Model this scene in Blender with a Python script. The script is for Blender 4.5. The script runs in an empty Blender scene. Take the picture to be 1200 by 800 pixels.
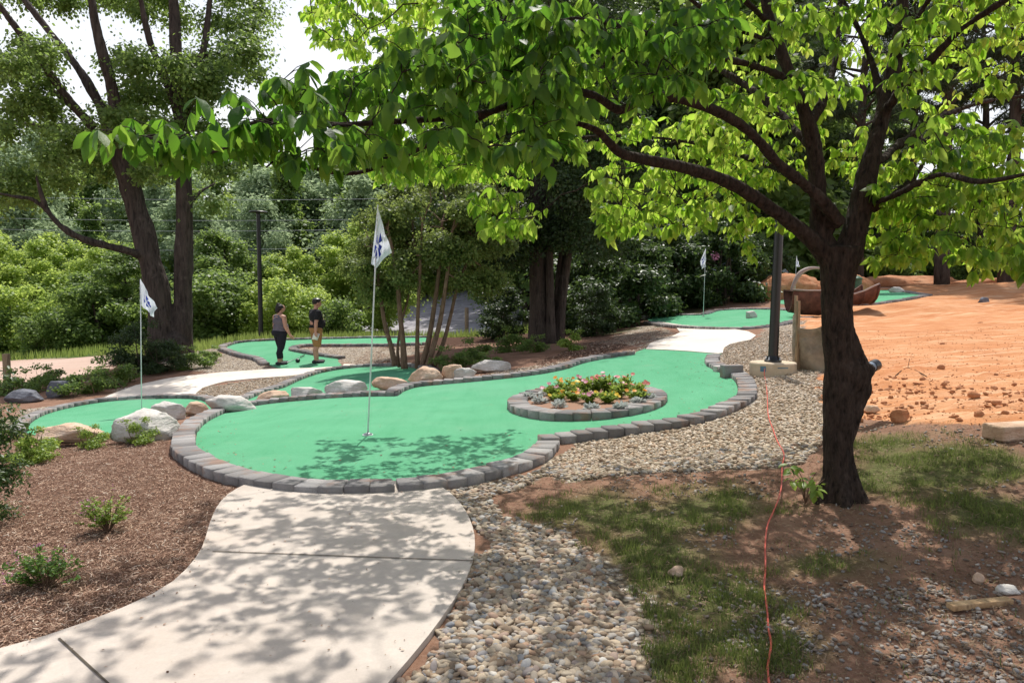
import bpy, bmesh, math, random
import numpy as np
from mathutils import Vector, Matrix, geometry
PI = math.pi
rng = np.random.default_rng(7)
random.seed(7)
sc = bpy.context.scene
C = bpy.data.collections.new('Scene objects'); sc.collection.children.link(C)

# ------------------------------------------------------------------ camera maths
FPX, HOR, CAMH = 850.0, 345.0, 1.6
PITCH = math.atan((400-HOR)/FPX)
_cp, _sp = math.cos(PITCH), math.sin(PITCH)
def ray(px, py):
    u = (px-600)/FPX; v = -(py-400)/FPX
    return np.array([u, _cp+v*_sp, -_sp+v*_cp])
def P(px, py, d):
    """world point on the line of sight of a photo pixel at forward distance d"""
    r = ray(px, py); return np.array([0, 0, CAMH]) + r*(d/r[1])

# ------------------------------------------------------------------ terrain height
CTRL = np.array([(-3,3,0),(0,3,0),(3,3,0.02),(6,4,.28),(-6,4,-.1),(0,6,0),(-2,6.5,0),(2.3,5.15,.12),(1,10.5,.1),(-1.4,8.2,0),
 (-3.8,8,-.06),(-6.9,13.5,-.62),(-9,12,-.6),(-5,10.5,-.3),(-5.7,21,-.35),(-4.5,16,-.38),(-12.5,20,-.75),(-14,26,-1.05),(-20,34,-1.1),(-.6,12.9,.05),(-3.3,15.6,-.2),
 (3.06,10,.3),(3.8,10.2,.4),(3.8,17,.5),(7.9,30,1.0),(4.2,6.3,.42),(8.2,13.9,.72),(13.3,22.6,1.2),(20,35,1.95),(14.8,28,1.5),(35,35,2.0),(16,40,2.05),
 (2,23,.15),(-2,18,-.1),(-6.5,27.5,-.1),(-9.3,27,-.08),(-9.7,24.5,-.2),(-10,21.5,-.35),(-16,30,-.75),(-8,33,-.55),(-3,29,-.12),(-6,30,-.2),(0,30,-.05),(9,42,1.9),(-60,110,8),(-100,60,3),(-30,60,-1.6),(-8,40,-1.0),(-2.5,46,-.2),(-4,60,1.6),(2,60,1.8),(0,110,5),(50,110,5),(80,60,4),(30,55,2.2),
 (200,300,25),(-200,300,34),(0,300,26),(0,0,0),(-6,0,0),(8,0,.3),(-30,0,-.6),(-30,18,-1),(40,0,1.5),(0,-40,0),(300,0,6),(-300,0,4),(0,-300,0),(300,-300,2),(-300,-300,0),(500,500,40),(-500,500,45),(-1.5,35,-.6)],float)
def _U(r2): return 0.5*r2*np.log(np.maximum(r2,1e-12))
SC = 30.0
def _warp(p):
    r = np.sqrt((p**2).sum(-1,keepdims=True))+1e-9
    return p/r*np.arcsinh(r/SC)
_cx = _warp(CTRL[:,:2]); _n = len(_cx)
_K = _U(((_cx[:,None]-_cx[None])**2).sum(-1)) + np.eye(_n)*1e-4
_Pm = np.c_[np.ones(_n), _cx]
_A = np.block([[_K,_Pm],[_Pm.T,np.zeros((3,3))]])
_W = np.linalg.solve(_A, np.r_[CTRL[:,2],0,0,0])
def T(x, y):
    x = np.asarray(x,float); y = np.asarray(y,float)
    p = _warp(np.stack([x.ravel(), y.ravel()],-1))
    out = np.empty(len(p))
    for i in range(0,len(p),20000):
        q = p[i:i+20000]
        out[i:i+20000] = _U(((q[:,None]-_cx[None])**2).sum(-1))@_W[:_n] + np.c_[np.ones(len(q)),q]@_W[_n:]
    return out.reshape(x.shape)
def Tz(x,y): return float(T(np.array([x]),np.array([y]))[0])
def Gs(pts, dz=0.0):
    """photo pixels -> points on the terrain (raised dz)"""
    pts = np.asarray(pts,float); R = np.stack([ray(a,b) for a,b in pts])
    R = R/R[:,1:2]; ts = 2.0*np.power(120.0/2.0, np.linspace(0,1,260))
    X = R[:,0:1]*ts; Y = np.broadcast_to(ts,X.shape); Z = CAMH+R[:,2:3]*ts
    D = Z-(T(X,Y)+dz)
    out = []
    for i in range(len(pts)):
        k = np.argmax(D[i]<0) if (D[i]<0).any() else len(ts)-1
        if k==0: k=1
        a,b = ts[k-1],ts[k]; da,db = D[i,k-1],D[i,k]
        t = a+(b-a)*da/(da-db) if da!=db else a
        for _ in range(2):
            f = CAMH+R[i,2]*t-(Tz(R[i,0]*t,t)+dz); h=1e-3*t
            f2 = CAMH+R[i,2]*(t+h)-(Tz(R[i,0]*(t+h),t+h)+dz)
            if abs(f2-f)>1e-9:
                tn = t-f*h/(f2-f)
                if a*.97<=tn<=b*1.03: t=tn
        out.append((R[i,0]*t, t, Tz(R[i,0]*t,t)))
    return np.array(out)
def G(px,py,dz=0.0): return Gs([(px,py)],dz)[0]

# ------------------------------------------------------------------ numpy noise
def _h(ix,iy,iz,s):
    n = (ix.astype(np.int64)*374761393 + iy.astype(np.int64)*668265263 + iz.astype(np.int64)*2147483647 + s*144269504) & 0xffffffff
    n = ((n ^ (n>>13))*1274126177) & 0xffffffff
    return ((n ^ (n>>16)) & 0xffffff)/float(0xffffff)
def vnoise(x,y,z=None,s=0):
    x=np.asarray(x,float);y=np.asarray(y,float);z=np.zeros_like(x) if z is None else np.asarray(z,float)
    ix,iy,iz=np.floor(x),np.floor(y),np.floor(z); fx,fy,fz=x-ix,y-iy,z-iz
    fx,fy,fz=[t*t*(3-2*t) for t in (fx,fy,fz)]
    r=0
    for a in (0,1):
        for b in (0,1):
            for c in (0,1):
                w=(fx if a else 1-fx)*(fy if b else 1-fy)*(fz if c else 1-fz)
                r=r+w*_h(ix+a,iy+b,iz+c,s)
    return r*2-1
def fbm(x,y,z=None,s=0,o=4):
    r=0;a=.5;f=1
    for k in range(o):
        r=r+a*vnoise(x*f,y*f,None if z is None else z*f,s+k); a*=.5; f*=2.03
    return r

def inpoly(x,y,poly):
    poly=np.asarray(poly); r=np.zeros(np.shape(x),bool); n=len(poly)
    for i in range(n):
        x0,y0=poly[i][:2]; x1,y1=poly[(i+1)%n][:2]
        if y0==y1: continue
        c=((y0>y)!=(y1>y)) & (x<(x1-x0)*(y-y0)/(y1-y0)+x0); r^=c
    return r
def catmull(pts, closed=False, n=8):
    p=np.asarray(pts,float); m=len(p); out=[]
    for i in range(m if closed else m-1):
        if closed: a,b,c,d=p[(i-1)%m],p[i],p[(i+1)%m],p[(i+2)%m]
        else: a,b,c,d=p[max(i-1,0)],p[i],p[i+1],p[min(i+2,m-1)]
        for k in range(n):
            t=k/n; out.append(.5*((2*b)+(-a+c)*t+(2*a-5*b+4*c-d)*t*t+(-a+3*b-3*c+d)*t**3))
    if not closed: out.append(p[-1])
    return np.array(out)
def resample(p, step, closed=False):
    p=np.asarray(p,float)
    if closed: p=np.vstack([p,p[:1]])
    s=np.r_[0,np.cumsum(np.linalg.norm(np.diff(p,axis=0),axis=1))]
    n=max(2,int(round(s[-1]/step))+1); q=np.linspace(0,s[-1],n)
    r=np.stack([np.interp(q,s,p[:,k]) for k in range(p.shape[1])],-1)
    return r[:-1] if closed else r

# ------------------------------------------------------------------ mesh helpers
def mesh_np(name, V, faces, mats=(), smooth=False, mi=None):
    """V (N,3); faces: list of int arrays (each (M,k))"""
    me=bpy.data.meshes.new(name); V=np.asarray(V,np.float32)
    if not isinstance(faces,(list,tuple)): faces=[faces]
    faces=[np.asarray(f,np.int32) for f in faces if len(f)]
    me.vertices.add(len(V)); me.vertices.foreach_set('co',V.ravel())
    tot=np.concatenate([np.full(len(f),f.shape[1],np.int32) for f in faces]); loops=np.concatenate([f.ravel() for f in faces])
    me.loops.add(len(loops)); me.loops.foreach_set('vertex_index',loops)
    me.polygons.add(len(tot)); st=np.r_[0,np.cumsum(tot)[:-1]].astype(np.int32)
    me.polygons.foreach_set('loop_start',st)
    if smooth: me.polygons.foreach_set('use_smooth',np.ones(len(tot),bool))
    for m in mats: me.materials.append(m)
    if mi is not None: me.polygons.foreach_set('material_index',np.asarray(mi,np.int32))
    me.update(calc_edges=True); return me
def ob(name, me, parent=None, loc=None):
    o=bpy.data.objects.new(name,me); C.objects.link(o)
    if parent is not None: o.parent=parent
    if loc is not None: o.location=loc
    return o
def tag(o,label=None,cat=None,group=None,kind=None):
    if label: o['label']=label
    if cat: o['category']=cat
    if group: o['group']=group
    if kind: o['kind']=kind
    return o
def thing(name,label,cat,loc=(0,0,0),group=None,rz=0):
    o=bpy.data.objects.new(name,None); C.objects.link(o); o.location=[float(a) for a in loc]; o.rotation_euler=(0,0,rz)
    o.empty_display_size=.1
    return tag(o,label,cat,group)
def struct(o): o['kind']='structure'; return o
def dup(root,loc=None,rz=0,scale=1,label=None):
    r=root.copy(); C.objects.link(r)
    if loc is not None: r.location=[float(a) for a in loc]
    r.rotation_euler=(0,0,rz); r.scale=(scale,)*3 if not hasattr(scale,'__len__') else scale
    if label: r['label']=label
    for ch in list(root.children):
        c=ch.copy(); C.objects.link(c); c.parent=r
        for g in ch.children:
            d=g.copy(); C.objects.link(d); d.parent=c
    return r

class MB:
    def __init__(s): s.V=[]; s.F={}; s.n=0
    def add(s,V,faces):
        V=np.asarray(V,float)
        for f in faces:
            f=np.asarray(f)
            if f.ndim==1: f=f[None]
            s.F.setdefault(f.shape[1],[]).append(f+s.n)
        s.V.append(V); s.n+=len(V)
    def box(s,c,sz,rz=0,tilt=None,bev=0.0):
        x,y,z=[a/2 for a in sz]; b=min(bev,x*.9,y*.9,z*.9)
        if b<=0:
            V=np.array([(i*x,j*y,k*z) for k in (-1,1) for j in (-1,1) for i in (-1,1)],float)
            F=[np.array([(0,2,3,1),(4,5,7,6),(0,1,5,4),(2,6,7,3),(0,4,6,2),(1,3,7,5)])]
        else:
            bm=bmesh.new(); bmesh.ops.create_cube(bm,size=1); bmesh.ops.scale(bm,vec=(sz[0],sz[1],sz[2]),verts=bm.verts)
            bmesh.ops.bevel(bm,geom=bm.edges[:],offset=b,segments=2,affect='EDGES',profile=.6)
            bm.verts.index_update(); V=np.array([v.co[:] for v in bm.verts]); F=[np.array([v.index for v in f.verts]) for f in bm.faces]; bm.free()
        if tilt is not None: V=V@np.array(tilt.to_3x3()).T
        c_,s_=math.cos(rz),math.sin(rz); V=V@np.array([[c_,-s_,0],[s_,c_,0],[0,0,1]]).T+np.array(c)
        s.add(V,F)
    def tube(s,pts,rad,n=8,cap=True):
        p=np.asarray(pts,float); m=len(p); rad=np.broadcast_to(np.asarray(rad,float),(m,))
        t=np.gradient(p,axis=0); t/=np.linalg.norm(t,axis=1,keepdims=True)+1e-12
        up=np.array([0,0,1.]) if abs(t[0][2])<.9 else np.array([1.,0,0])
        u=np.cross(up,t[0]); u/=np.linalg.norm(u)
        rings=[]; ang=np.arange(n)/n*2*PI
        for i in range(m):
            u=u-t[i]*np.dot(u,t[i]); u/=np.linalg.norm(u)+1e-12; w=np.cross(t[i],u)
            rings.append(p[i]+rad[i]*(np.cos(ang)[:,None]*u+np.sin(ang)[:,None]*w))
        V=np.vstack(rings); i=np.arange(m-1)[:,None]*n; j=np.arange(n); k=(j+1)%n
        F=[np.stack([i+j,i+k,i+n+k,i+n+j],-1).reshape(-1,4)]
        if cap: F+= [np.arange(n)[::-1], np.arange(n)+(m-1)*n]
        s.add(V,F)
    def lathe(s,prof,c,n=24):
        prof=np.asarray(prof,float); ang=np.arange(n)/n*2*PI; m=len(prof)
        V=np.concatenate([np.stack([r*np.cos(ang),r*np.sin(ang),np.full(n,z)],-1) for r,z in prof])+np.array(c)
        i=np.arange(m-1)[:,None]*n; j=np.arange(n); k=(j+1)%n
        s.add(V,[np.stack([i+j,i+k,i+n+k,i+n+j],-1).reshape(-1,4),np.arange(n)[::-1],np.arange(n)+(m-1)*n])
    def mesh(s,name,mat,smooth=False):
        return mesh_np(name,np.vstack(s.V),[np.vstack(f) for f in s.F.values()],[mat] if mat else [],smooth)
    def build(s,name,mat,parent=None,smooth=False,autos=None):
        me=s.mesh(name,mat,smooth); o=ob(name,me,parent)
        if parent is not None and (abs(parent.location[0])+abs(parent.location[1])+abs(parent.location[2])>0) and not getattr(s,'local',False):
            me.transform(Matrix.Translation(-Vector(parent.location)))
        if autos:
            try: me.set_sharp_from_angle(angle=autos)
            except Exception: pass
        return o

def instmesh(tv, tfs, pos, R, S):
    """merge copies of a template: tv (K,3), tfs list of (m,k), pos (N,3), R (N,3,3), S (N,) or (N,3)"""
    tv=np.asarray(tv,float); N=len(pos); K=len(tv); S=np.asarray(S,float)
    if S.ndim==1: S=S[:,None]*np.ones(3)
    V=np.einsum('nij,nkj->nki',R,tv[None]*S[:,None,:])+pos[:,None,:]
    off=(np.arange(N)*K)[:,None,None]
    return V.reshape(-1,3),[ (np.asarray(f)[None]+off).reshape(-1,np.asarray(f).shape[1]) for f in tfs]
def frames(axis, nrm):
    """columns: side, axis, normal"""
    a=axis/(np.linalg.norm(axis,axis=1,keepdims=True)+1e-12)
    s=np.cross(a,nrm); s/=np.linalg.norm(s,axis=1,keepdims=True)+1e-12
    n=np.cross(s,a); return np.stack([s,a,n],-1)
def randrot(N,r=rng):
    q=r.normal(size=(N,4)); q/=np.linalg.norm(q,axis=1,keepdims=True); w,x,y,z=q.T
    return np.stack([np.stack([1-2*(y*y+z*z),2*(x*y-z*w),2*(x*z+y*w)],-1),np.stack([2*(x*y+z*w),1-2*(x*x+z*z),2*(y*z-x*w)],-1),np.stack([2*(x*z-y*w),2*(y*z+x*w),1-2*(x*x+y*y)],-1)],1)
def unit(N,r=rng):
    v=r.normal(size=(N,3)); return v/np.linalg.norm(v,axis=1,keepdims=True)
def ico(sub):
    bm=bmesh.new(); bmesh.ops.create_icosphere(bm,subdivisions=sub,radius=1); bm.verts.index_update()
    V=np.array([v.co[:] for v in bm.verts]); F=np.array([[v.index for v in f.verts] for f in bm.faces]); bm.free(); return V,F

# ------------------------------------------------------------------ node material helpers
class NM:
    def __init__(s,name):
        s.m=bpy.data.materials.new(name); s.m.use_nodes=True; s.nt=s.m.node_tree; s.nt.nodes.clear()
        s.out=s.nt.nodes.new('ShaderNodeOutputMaterial')
    def n(s,t,**k):
        nd=s.nt.nodes.new(t)
        for a,b in k.items(): setattr(nd,a,b)
        return nd
    def l(s,a,b): s.nt.links.new(a,b)
    def put(s,sock,v):
        if isinstance(v,bpy.types.NodeSocket): s.l(v,sock)
        elif v is not None:
            if isinstance(v,(tuple,list)) and len(v)==3 and len(sock.default_value)==4: v=(*v,1)
            sock.default_value=v
    def pos(s,scale=(1,1,1),obj=False):
        if obj: src=s.n('ShaderNodeTexCoord').outputs['Object']
        else: src=s.n('ShaderNodeNewGeometry').outputs['Position']
        mp=s.n('ShaderNodeMapping'); mp.inputs['Scale'].default_value=scale; s.l(src,mp.inputs['Vector']); return mp.outputs[0]
    def noise(s,scale,vec=None,detail=4,rough=.6,out='Fac',dist=0):
        nd=s.n('ShaderNodeTexNoise'); nd.inputs['Scale'].default_value=scale; nd.inputs['Detail'].default_value=detail; nd.inputs['Roughness'].default_value=rough; nd.inputs['Distortion'].default_value=dist
        if vec is not None: s.l(vec,nd.inputs['Vector'])
        return nd.outputs[out]
    def vor(s,scale,vec=None,feature='F1',out='Distance'):
        nd=s.n('ShaderNodeTexVoronoi'); nd.feature=feature; nd.inputs['Scale'].default_value=scale
        if vec is not None: s.l(vec,nd.inputs['Vector'])
        return nd.outputs[out]
    def ramp(s,fac,stops,interp='LINEAR'):
        nd=s.n('ShaderNodeValToRGB'); nd.color_ramp.interpolation=interp; e=nd.color_ramp.elements
        while len(e)<len(stops): e.new(.5)
        for k,(p,c) in enumerate(stops):
            e[k].position=p; e[k].color=(*c,1) if len(c)==3 else c
        s.l(fac,nd.inputs[0]); return nd.outputs[0]
    def val(s,fac,a,b,lo=0,hi=1):
        nd=s.n('ShaderNodeMapRange'); nd.clamp=True; s.l(fac,nd.inputs[0])
        for k,v in zip((1,2,3,4),(a,b,lo,hi)): nd.inputs[k].default_value=v
        return nd.outputs[0]
    def mix(s,f,a,b,mode='MIX'):
        nd=s.n('ShaderNodeMix',data_type='RGBA',blend_type=mode); s.put(nd.inputs[0],f); s.put(nd.inputs[6],a); s.put(nd.inputs[7],b); return nd.outputs[2]
    def math(s,op,a,b=0.0):
        nd=s.n('ShaderNodeMath',operation=op); s.put(nd.inputs[0],a); s.put(nd.inputs[1],b); return nd.outputs[0]
    def attr(s,name): 
        nd=s.n('ShaderNodeAttribute'); nd.attribute_name=name; return nd.outputs['Fac']
    def island(s): return s.n('ShaderNodeNewGeometry').outputs['Random Per Island']
    def objrand(s): return s.n('ShaderNodeObjectInfo').outputs['Random']
    def bump(s,h,strength=.5,dist=.01,prev=None):
        nd=s.n('ShaderNodeBump'); nd.inputs['Strength'].default_value=strength; nd.inputs['Distance'].default_value=dist; s.l(h,nd.inputs['Height'])
        if prev is not None: s.l(prev,nd.inputs['Normal'])
        return nd.outputs[0]
    def bsdf(s,col,rough=.7,metal=0,normal=None,spec=.4,**k):
        b=s.n('ShaderNodeBsdfPrincipled'); s.put(b.inputs['Base Color'],col); s.put(b.inputs['Roughness'],rough); b.inputs['Metallic'].default_value=metal; b.inputs['Specular IOR Level'].default_value=spec
        if normal is not None: s.l(normal,b.inputs['Normal'])
        for a,v in k.items(): s.put(b.inputs[a.replace('_',' ')],v)
        return b
    def done(s,sh): s.l(sh.outputs[0] if hasattr(sh,'outputs') else sh,s.out.inputs[0]); return s.m
def simple(name,col,rough=.6,metal=0,var=.12,scale=8,bump=.15,bdist=.004,spec=.4,obj=True):
    a=NM(name); v=a.pos(obj=obj); n=a.noise(scale,v); dk=tuple(c*(1-var*1.5) for c in col); lt=tuple(min(1,c*(1+var)) for c in col)
    c=a.ramp(n,[(.3,dk),(.7,lt)]); n2=a.noise(scale*7,v)
    return a.done(a.bsdf(c,rough,metal,a.bump(n2,bump,bdist),spec))
def leafmat(name,c1,c2,trans,tw=.45,rough=.45,spec=.35,lo=None,hi=None):
    """c1..c2 range of leaf colours per leaf, trans transmitted colour"""
    a=NM(name); r=a.island(); big=a.noise(.9,a.pos(),2); f=a.math('ADD',a.math('MULTIPLY',r,.6),a.math('MULTIPLY',big,.45))
    c=a.ramp(f,[(.15,c1),(.85,c2)]); b=a.bsdf(c,rough,0,None,spec)
    t=a.n('ShaderNodeBsdfTranslucent'); tc=a.mix(.35,trans,c); a.l(tc,t.inputs[0])
    m=a.n('ShaderNodeMixShader'); m.inputs[0].default_value=tw; a.l(b.outputs[0],m.inputs[1]); a.l(t.outputs[0],m.inputs[2])
    return a.done(m)
# ------------------------------------------------------------------ materials
def m_turf():
    a=NM('turf'); p=a.pos(); n=a.noise(1.3,p,3); n2=a.noise(180,p,2,.8); n3=a.noise(25,p,3)
    c=a.ramp(n,[(.3,(.108,.33,.175)),(.7,(.148,.40,.23))]); c=a.mix(a.val(n3,.35,.7,0,.35),c,(.16,.44,.27)); c=a.mix(a.val(n2,.35,.65,0,.55),c,(.045,.27,.13))
    dn=a.noise(.55,p,4,.6); c=a.mix(a.val(dn,.48,.70,0,.4),c,(.17,.38,.24)); sm=a.noise(6,a.pos((1,.12,1)),3,.6); c=a.mix(a.val(sm,.5,.7,0,.2),c,(.05,.26,.12)); d2=a.noise(2.2,p,6,.75); c=a.mix(a.val(d2,.60,.76,0,.3),c,(.24,.30,.18)); v=a.vor(9,p); c=a.mix(a.val(v,.0,.035,.45,0),c,(.35,.30,.18))
    b=a.bump(n2,.8,.006); b=a.bump(n3,.3,.01,b); return a.done(a.bsdf(c,.95,0,b,.08))
def m_paver():
    a=NM('grey paver block'); r=a.island(); p=a.pos(); n=a.noise(60,p,5,.7); n2=a.noise(7,p,3)
    c=a.ramp(r,[(0,(.14,.132,.13)),(.45,(.245,.232,.225)),(.75,(.30,.285,.275)),(1,(.40,.385,.375))]); c=a.mix(a.val(n,.3,.7,0,.5),c,(.15,.14,.14)); c=a.mix(a.val(n2,.5,.75,0,.3),c,(.34,.31,.27))
    pt=a.noise(3.2,p,4,.65); c=a.mix(a.val(pt,.52,.66,0,.65),c,(.26,.15,.10)); ef=a.vor(30,p); c=a.mix(a.val(ef,.0,.12,.4,0),c,(.52,.49,.45))
    b=a.bump(n,.7,.006); b=a.bump(a.noise(11,p,3),.5,.012,b); return a.done(a.bsdf(c,.92,0,b,.2))
def m_concrete(name,c1,c2,mott=.5):
    a=NM(name); p=a.pos(); n=a.noise(1.6,p,5,.65); n2=a.noise(90,p,4,.7); n3=a.noise(12,p,4,.6)
    c=a.ramp(n,[(.3,c1),(.7,c2)]); c=a.mix(a.val(n2,.35,.7,0,.22),c,tuple(x*.6 for x in c1)); c=a.mix(a.val(n3,.5,.8,0,mott),c,tuple(min(1,x*1.18) for x in c2))
    sp=a.vor(55,p); c=a.mix(a.val(sp,0,.1,.35,0),c,tuple(x*.45 for x in c1))
    st=a.noise(.8,p,6,.7); c=a.mix(a.val(st,.52,.74,0,.4),c,(.36,.24,.16)); st2=a.noise(2.3,p,5,.75,dist=1.2); c=a.mix(a.val(st2,.55,.7,0,.25),c,(.30,.26,.22))
    return a.done(a.bsdf(c,.88,0,a.bump(n2,.3,.003),.25))
def m_ground():
    a=NM('ground'); p=a.pos()
    big=a.noise(.35,p,5); mid=a.noise(3,p,5,.65); fine=a.noise(45,p,5,.75); vf=a.noise(160,p,3,.8)
    soil=a.ramp(mid,[(.25,(.13,.062,.04)),(.55,(.22,.115,.075)),(.8,(.32,.195,.135))]); soil=a.mix(a.val(fine,.35,.7,0,.5),soil,(.36,.24,.17))
    # red clay
    st=a.pos((.6,5,1)); ruts=a.noise(1.1,st,5,.6,dist=.6)
    clay=a.ramp(a.noise(.9,p,6,.7),[(.22,(.38,.135,.05)),(.5,(.51,.235,.105)),(.75,(.63,.35,.185))]); clay=a.mix(a.val(fine,.3,.7,0,.45),clay,(.42,.17,.075)); clay=a.mix(a.val(ruts,.5,.68,0,.6),clay,(.72,.48,.30))
    cl=a.vor(6.5,p); clay=a.mix(a.val(cl,.03,.12,.5,0),clay,(.36,.14,.055)); cl2=a.vor(21,p); clay=a.mix(a.val(cl2,.05,.2,.5,0),clay,(.78,.52,.34))
    # mulch
    mst=a.noise(28,a.pos((1,2.4,1)),6,.8,dist=1.5); mul=a.ramp(mst,[(.28,(.06,.03,.02)),(.5,(.20,.115,.08)),(.72,(.36,.24,.17))])
    mul=a.mix(a.val(mid,.35,.75,0,.4),mul,(.12,.05,.032))
    gv=a.n('ShaderNodeTexVoronoi'); gv.inputs['Scale'].default_value=24; a.l(p,gv.inputs['Vector'])
    gsep=a.n('ShaderNodeSeparateColor'); a.l(gv.outputs['Color'],gsep.inputs[0])
    gr=a.ramp(gsep.outputs[0],[(0,(.22,.18,.14)),(.3,(.40,.31,.22)),(.6,(.55,.47,.36)),(.85,(.66,.60,.52)),(1,(.30,.28,.27))]); gr=a.mix(a.val(gv.outputs['Distance'],.25,.75,0,.85),gr,(.07,.045,.03))
    gs=a.ramp(a.noise(20,p,4,.7),[(.3,(.03,.055,.012)),(.6,(.085,.13,.03)),(.8,(.16,.19,.06))])
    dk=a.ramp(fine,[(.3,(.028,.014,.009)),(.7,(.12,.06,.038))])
    lit=a.ramp(a.noise(22,p,5,.75),[(.3,(.03,.035,.012)),(.6,(.085,.07,.035)),(.8,(.15,.12,.06))])
    wet=a.ramp(a.noise(.4,a.pos((.3,1,1)),4),[(.3,(.40,.26,.20)),(.7,(.55,.42,.35))])
    c=soil
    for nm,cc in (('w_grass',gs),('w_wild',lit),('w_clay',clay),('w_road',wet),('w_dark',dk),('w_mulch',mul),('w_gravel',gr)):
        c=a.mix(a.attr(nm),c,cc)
    h=a.math('ADD',a.math('MULTIPLY',mst,a.attr('w_mulch')),a.math('MULTIPLY',fine,.6))
    nb=a.bump(h,.9,.02); gb=a.math('MULTIPLY',a.math('SUBTRACT',1.0,gv.outputs['Distance']),a.attr('w_gravel')); nb=a.bump(gb,.9,.02,nb); nb=a.bump(vf,.4,.004,nb)
    return a.done(a.bsdf(c,.95,0,nb,.12))
def m_bark(name,c1,c2,zs=.22,sc_=14,bd=.02):
    a=NM(name); v=a.pos((1,1,zs)); n=a.noise(sc_,v,6,.7,dist=.4); n2=a.noise(sc_*5,v,4,.7)
    w=a.vor(sc_*1.3,v); c=a.ramp(n,[(.3,c1),(.7,c2)]); c=a.mix(a.val(w,.05,.35,.75,0),c,tuple(x*.35 for x in c1)); c=a.mix(a.val(n2,.55,.8,0,.4),c,tuple(min(1,x*1.7) for x in c2))
    li=a.noise(3.5,a.pos(),5,.7); c=a.mix(a.val(li,.58,.72,0,.35),c,tuple(x*1.5+.04 for x in c2)); b=a.bump(w,1.,bd*1.4); b=a.bump(n,.9,bd*1.3,b); b=a.bump(n2,.4,.004,b); return a.done(a.bsdf(c,.92,0,b,.15))
def m_rock(name,c1,c2,c3):
    a=NM(name); p=a.pos(obj=True); n=a.noise(2.2,p,6,.7); n2=a.noise(24,p,6,.75); n3=a.noise(5,a.pos((1,1,3.5),obj=True),4,.6,dist=.8)
    c=a.ramp(n,[(.28,c1),(.5,c2),(.75,c3)]); c=a.mix(a.val(n2,.4,.7,0,.35),c,tuple(x*.5 for x in c1)); c=a.mix(a.val(n3,.55,.72,0,.5),c,c1)
    b=a.bump(n2,.7,.015); b=a.bump(n3,.8,.04,b); return a.done(a.bsdf(c,.9,0,b,.2))
M={}
M['turf']=m_turf(); M['paver']=m_paver()
M['walk']=m_concrete('tan broom concrete',(.47,.405,.35),(.59,.52,.455),.3)
M['walk2']=m_concrete('pale concrete',(.66,.58,.49),(.78,.71,.62),.3)
M['joint']=simple('concrete joint',(.09,.07,.05),.95)
M['base_conc']=m_concrete('sandy concrete footing',(.46,.36,.24),(.62,.52,.39),.5)
M['ground']=m_ground()
M['bark']=m_bark('dark dogwood bark',(.013,.010,.008),(.072,.050,.039),.3,26,.016)
M['bark_b']=m_bark('brown furrowed bark',(.030,.024,.021),(.10,.078,.066),.18,9,.03)
M['bark_c']=m_bark('reddish stem bark',(.10,.062,.04),(.24,.16,.11),.2,18,.01)
M['bark_far']=simple('far trunk',(.06,.045,.035),.9)
M['rock_w']=m_rock('pale granite boulder',(.42,.38,.34),(.60,.565,.52),(.74,.71,.67))
M['rock_o']=m_rock('orange tan boulder',(.40,.24,.15),(.60,.43,.31),(.72,.62,.52))
M['rock_d']=m_rock('blue grey boulder',(.10,.10,.115),(.17,.175,.20),(.30,.31,.34))
M['rock_r']=m_rock('clay covered clod',(.34,.12,.05),(.48,.22,.11),(.60,.34,.20))
M['black']=simple('black powder coat',(.012,.012,.013),.35,.0,.1,20,.05,.001,.5)
M['steel']=simple('galvanised steel',(.35,.36,.38),.4,.6)
M['white_pole']=simple('white fibreglass pole',(.75,.76,.78),.4)
def m_flag():
    a=NM('white flag nylon'); n=a.noise(300,a.pos(obj=True),2); b=a.bsdf(a.ramp(n,[(.3,(.72,.74,.80)),(.7,(.80,.82,.86))]),.7); t=a.n('ShaderNodeBsdfTranslucent'); t.inputs[0].default_value=(.75,.78,.9,1)
    m=a.n('ShaderNodeMixShader'); m.inputs[0].default_value=.4; a.l(b.outputs[0],m.inputs[1]); a.l(t.outputs[0],m.inputs[2]); return a.done(m)
M['flag']=m_flag(); M['logo']=simple('royal blue print',(.03,.06,.48),.7,bump=.05)
M['cord']=simple('orange red cord',(.58,.10,.07),.45)
M['wood']=m_bark('weathered wood',(.22,.15,.09),(.38,.28,.18),.2,20,.004)
M['lumber']=m_bark('sawn lumber',(.36,.22,.11),(.52,.36,.21),.6,25,.003)
M['rust']=simple('rust brown steel',(.12,.05,.033),.75,.1,.35,6,.4,.01)
M['fabric']=simple('tan silt fence fabric',(.30,.24,.17),.85,0,.3,5,.5,.02)
M['rim_fab']=simple('pale curved steel',(.34,.26,.235),.6)
def m_pebble(name,stops):
    a=NM(name); r=a.island(); n=a.noise(60,a.pos(),5,.7); c=a.ramp(r,stops); c=a.mix(a.val(n,.35,.7,0,.35),c,(.16,.13,.10)); return a.done(a.bsdf(c,.78,0,a.bump(n,.4,.003),.3))
M['pebble']=m_pebble('river pebbles',[(0,(.17,.12,.08)),(.15,(.30,.21,.135)),(.3,(.36,.30,.225)),(.5,(.46,.36,.25)),(.62,(.19,.18,.17)),(.74,(.44,.39,.33)),(.86,(.38,.22,.13)),(.93,(.22,.23,.25)),(1,(.56,.52,.46))])
M['pebble3']=m_pebble('dull crushed stone',[(0,(.13,.085,.06)),(.3,(.24,.19,.15)),(.6,(.30,.285,.275)),(.8,(.19,.16,.14)),(.95,(.40,.36,.32)),(1,(.5,.47,.43))])
M['pebble2']=m_pebble('tan pea gravel',[(0,(.30,.21,.14)),(.3,(.48,.38,.27)),(.6,(.60,.51,.40)),(.8,(.46,.30,.18)),(1,(.68,.62,.54))])
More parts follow.
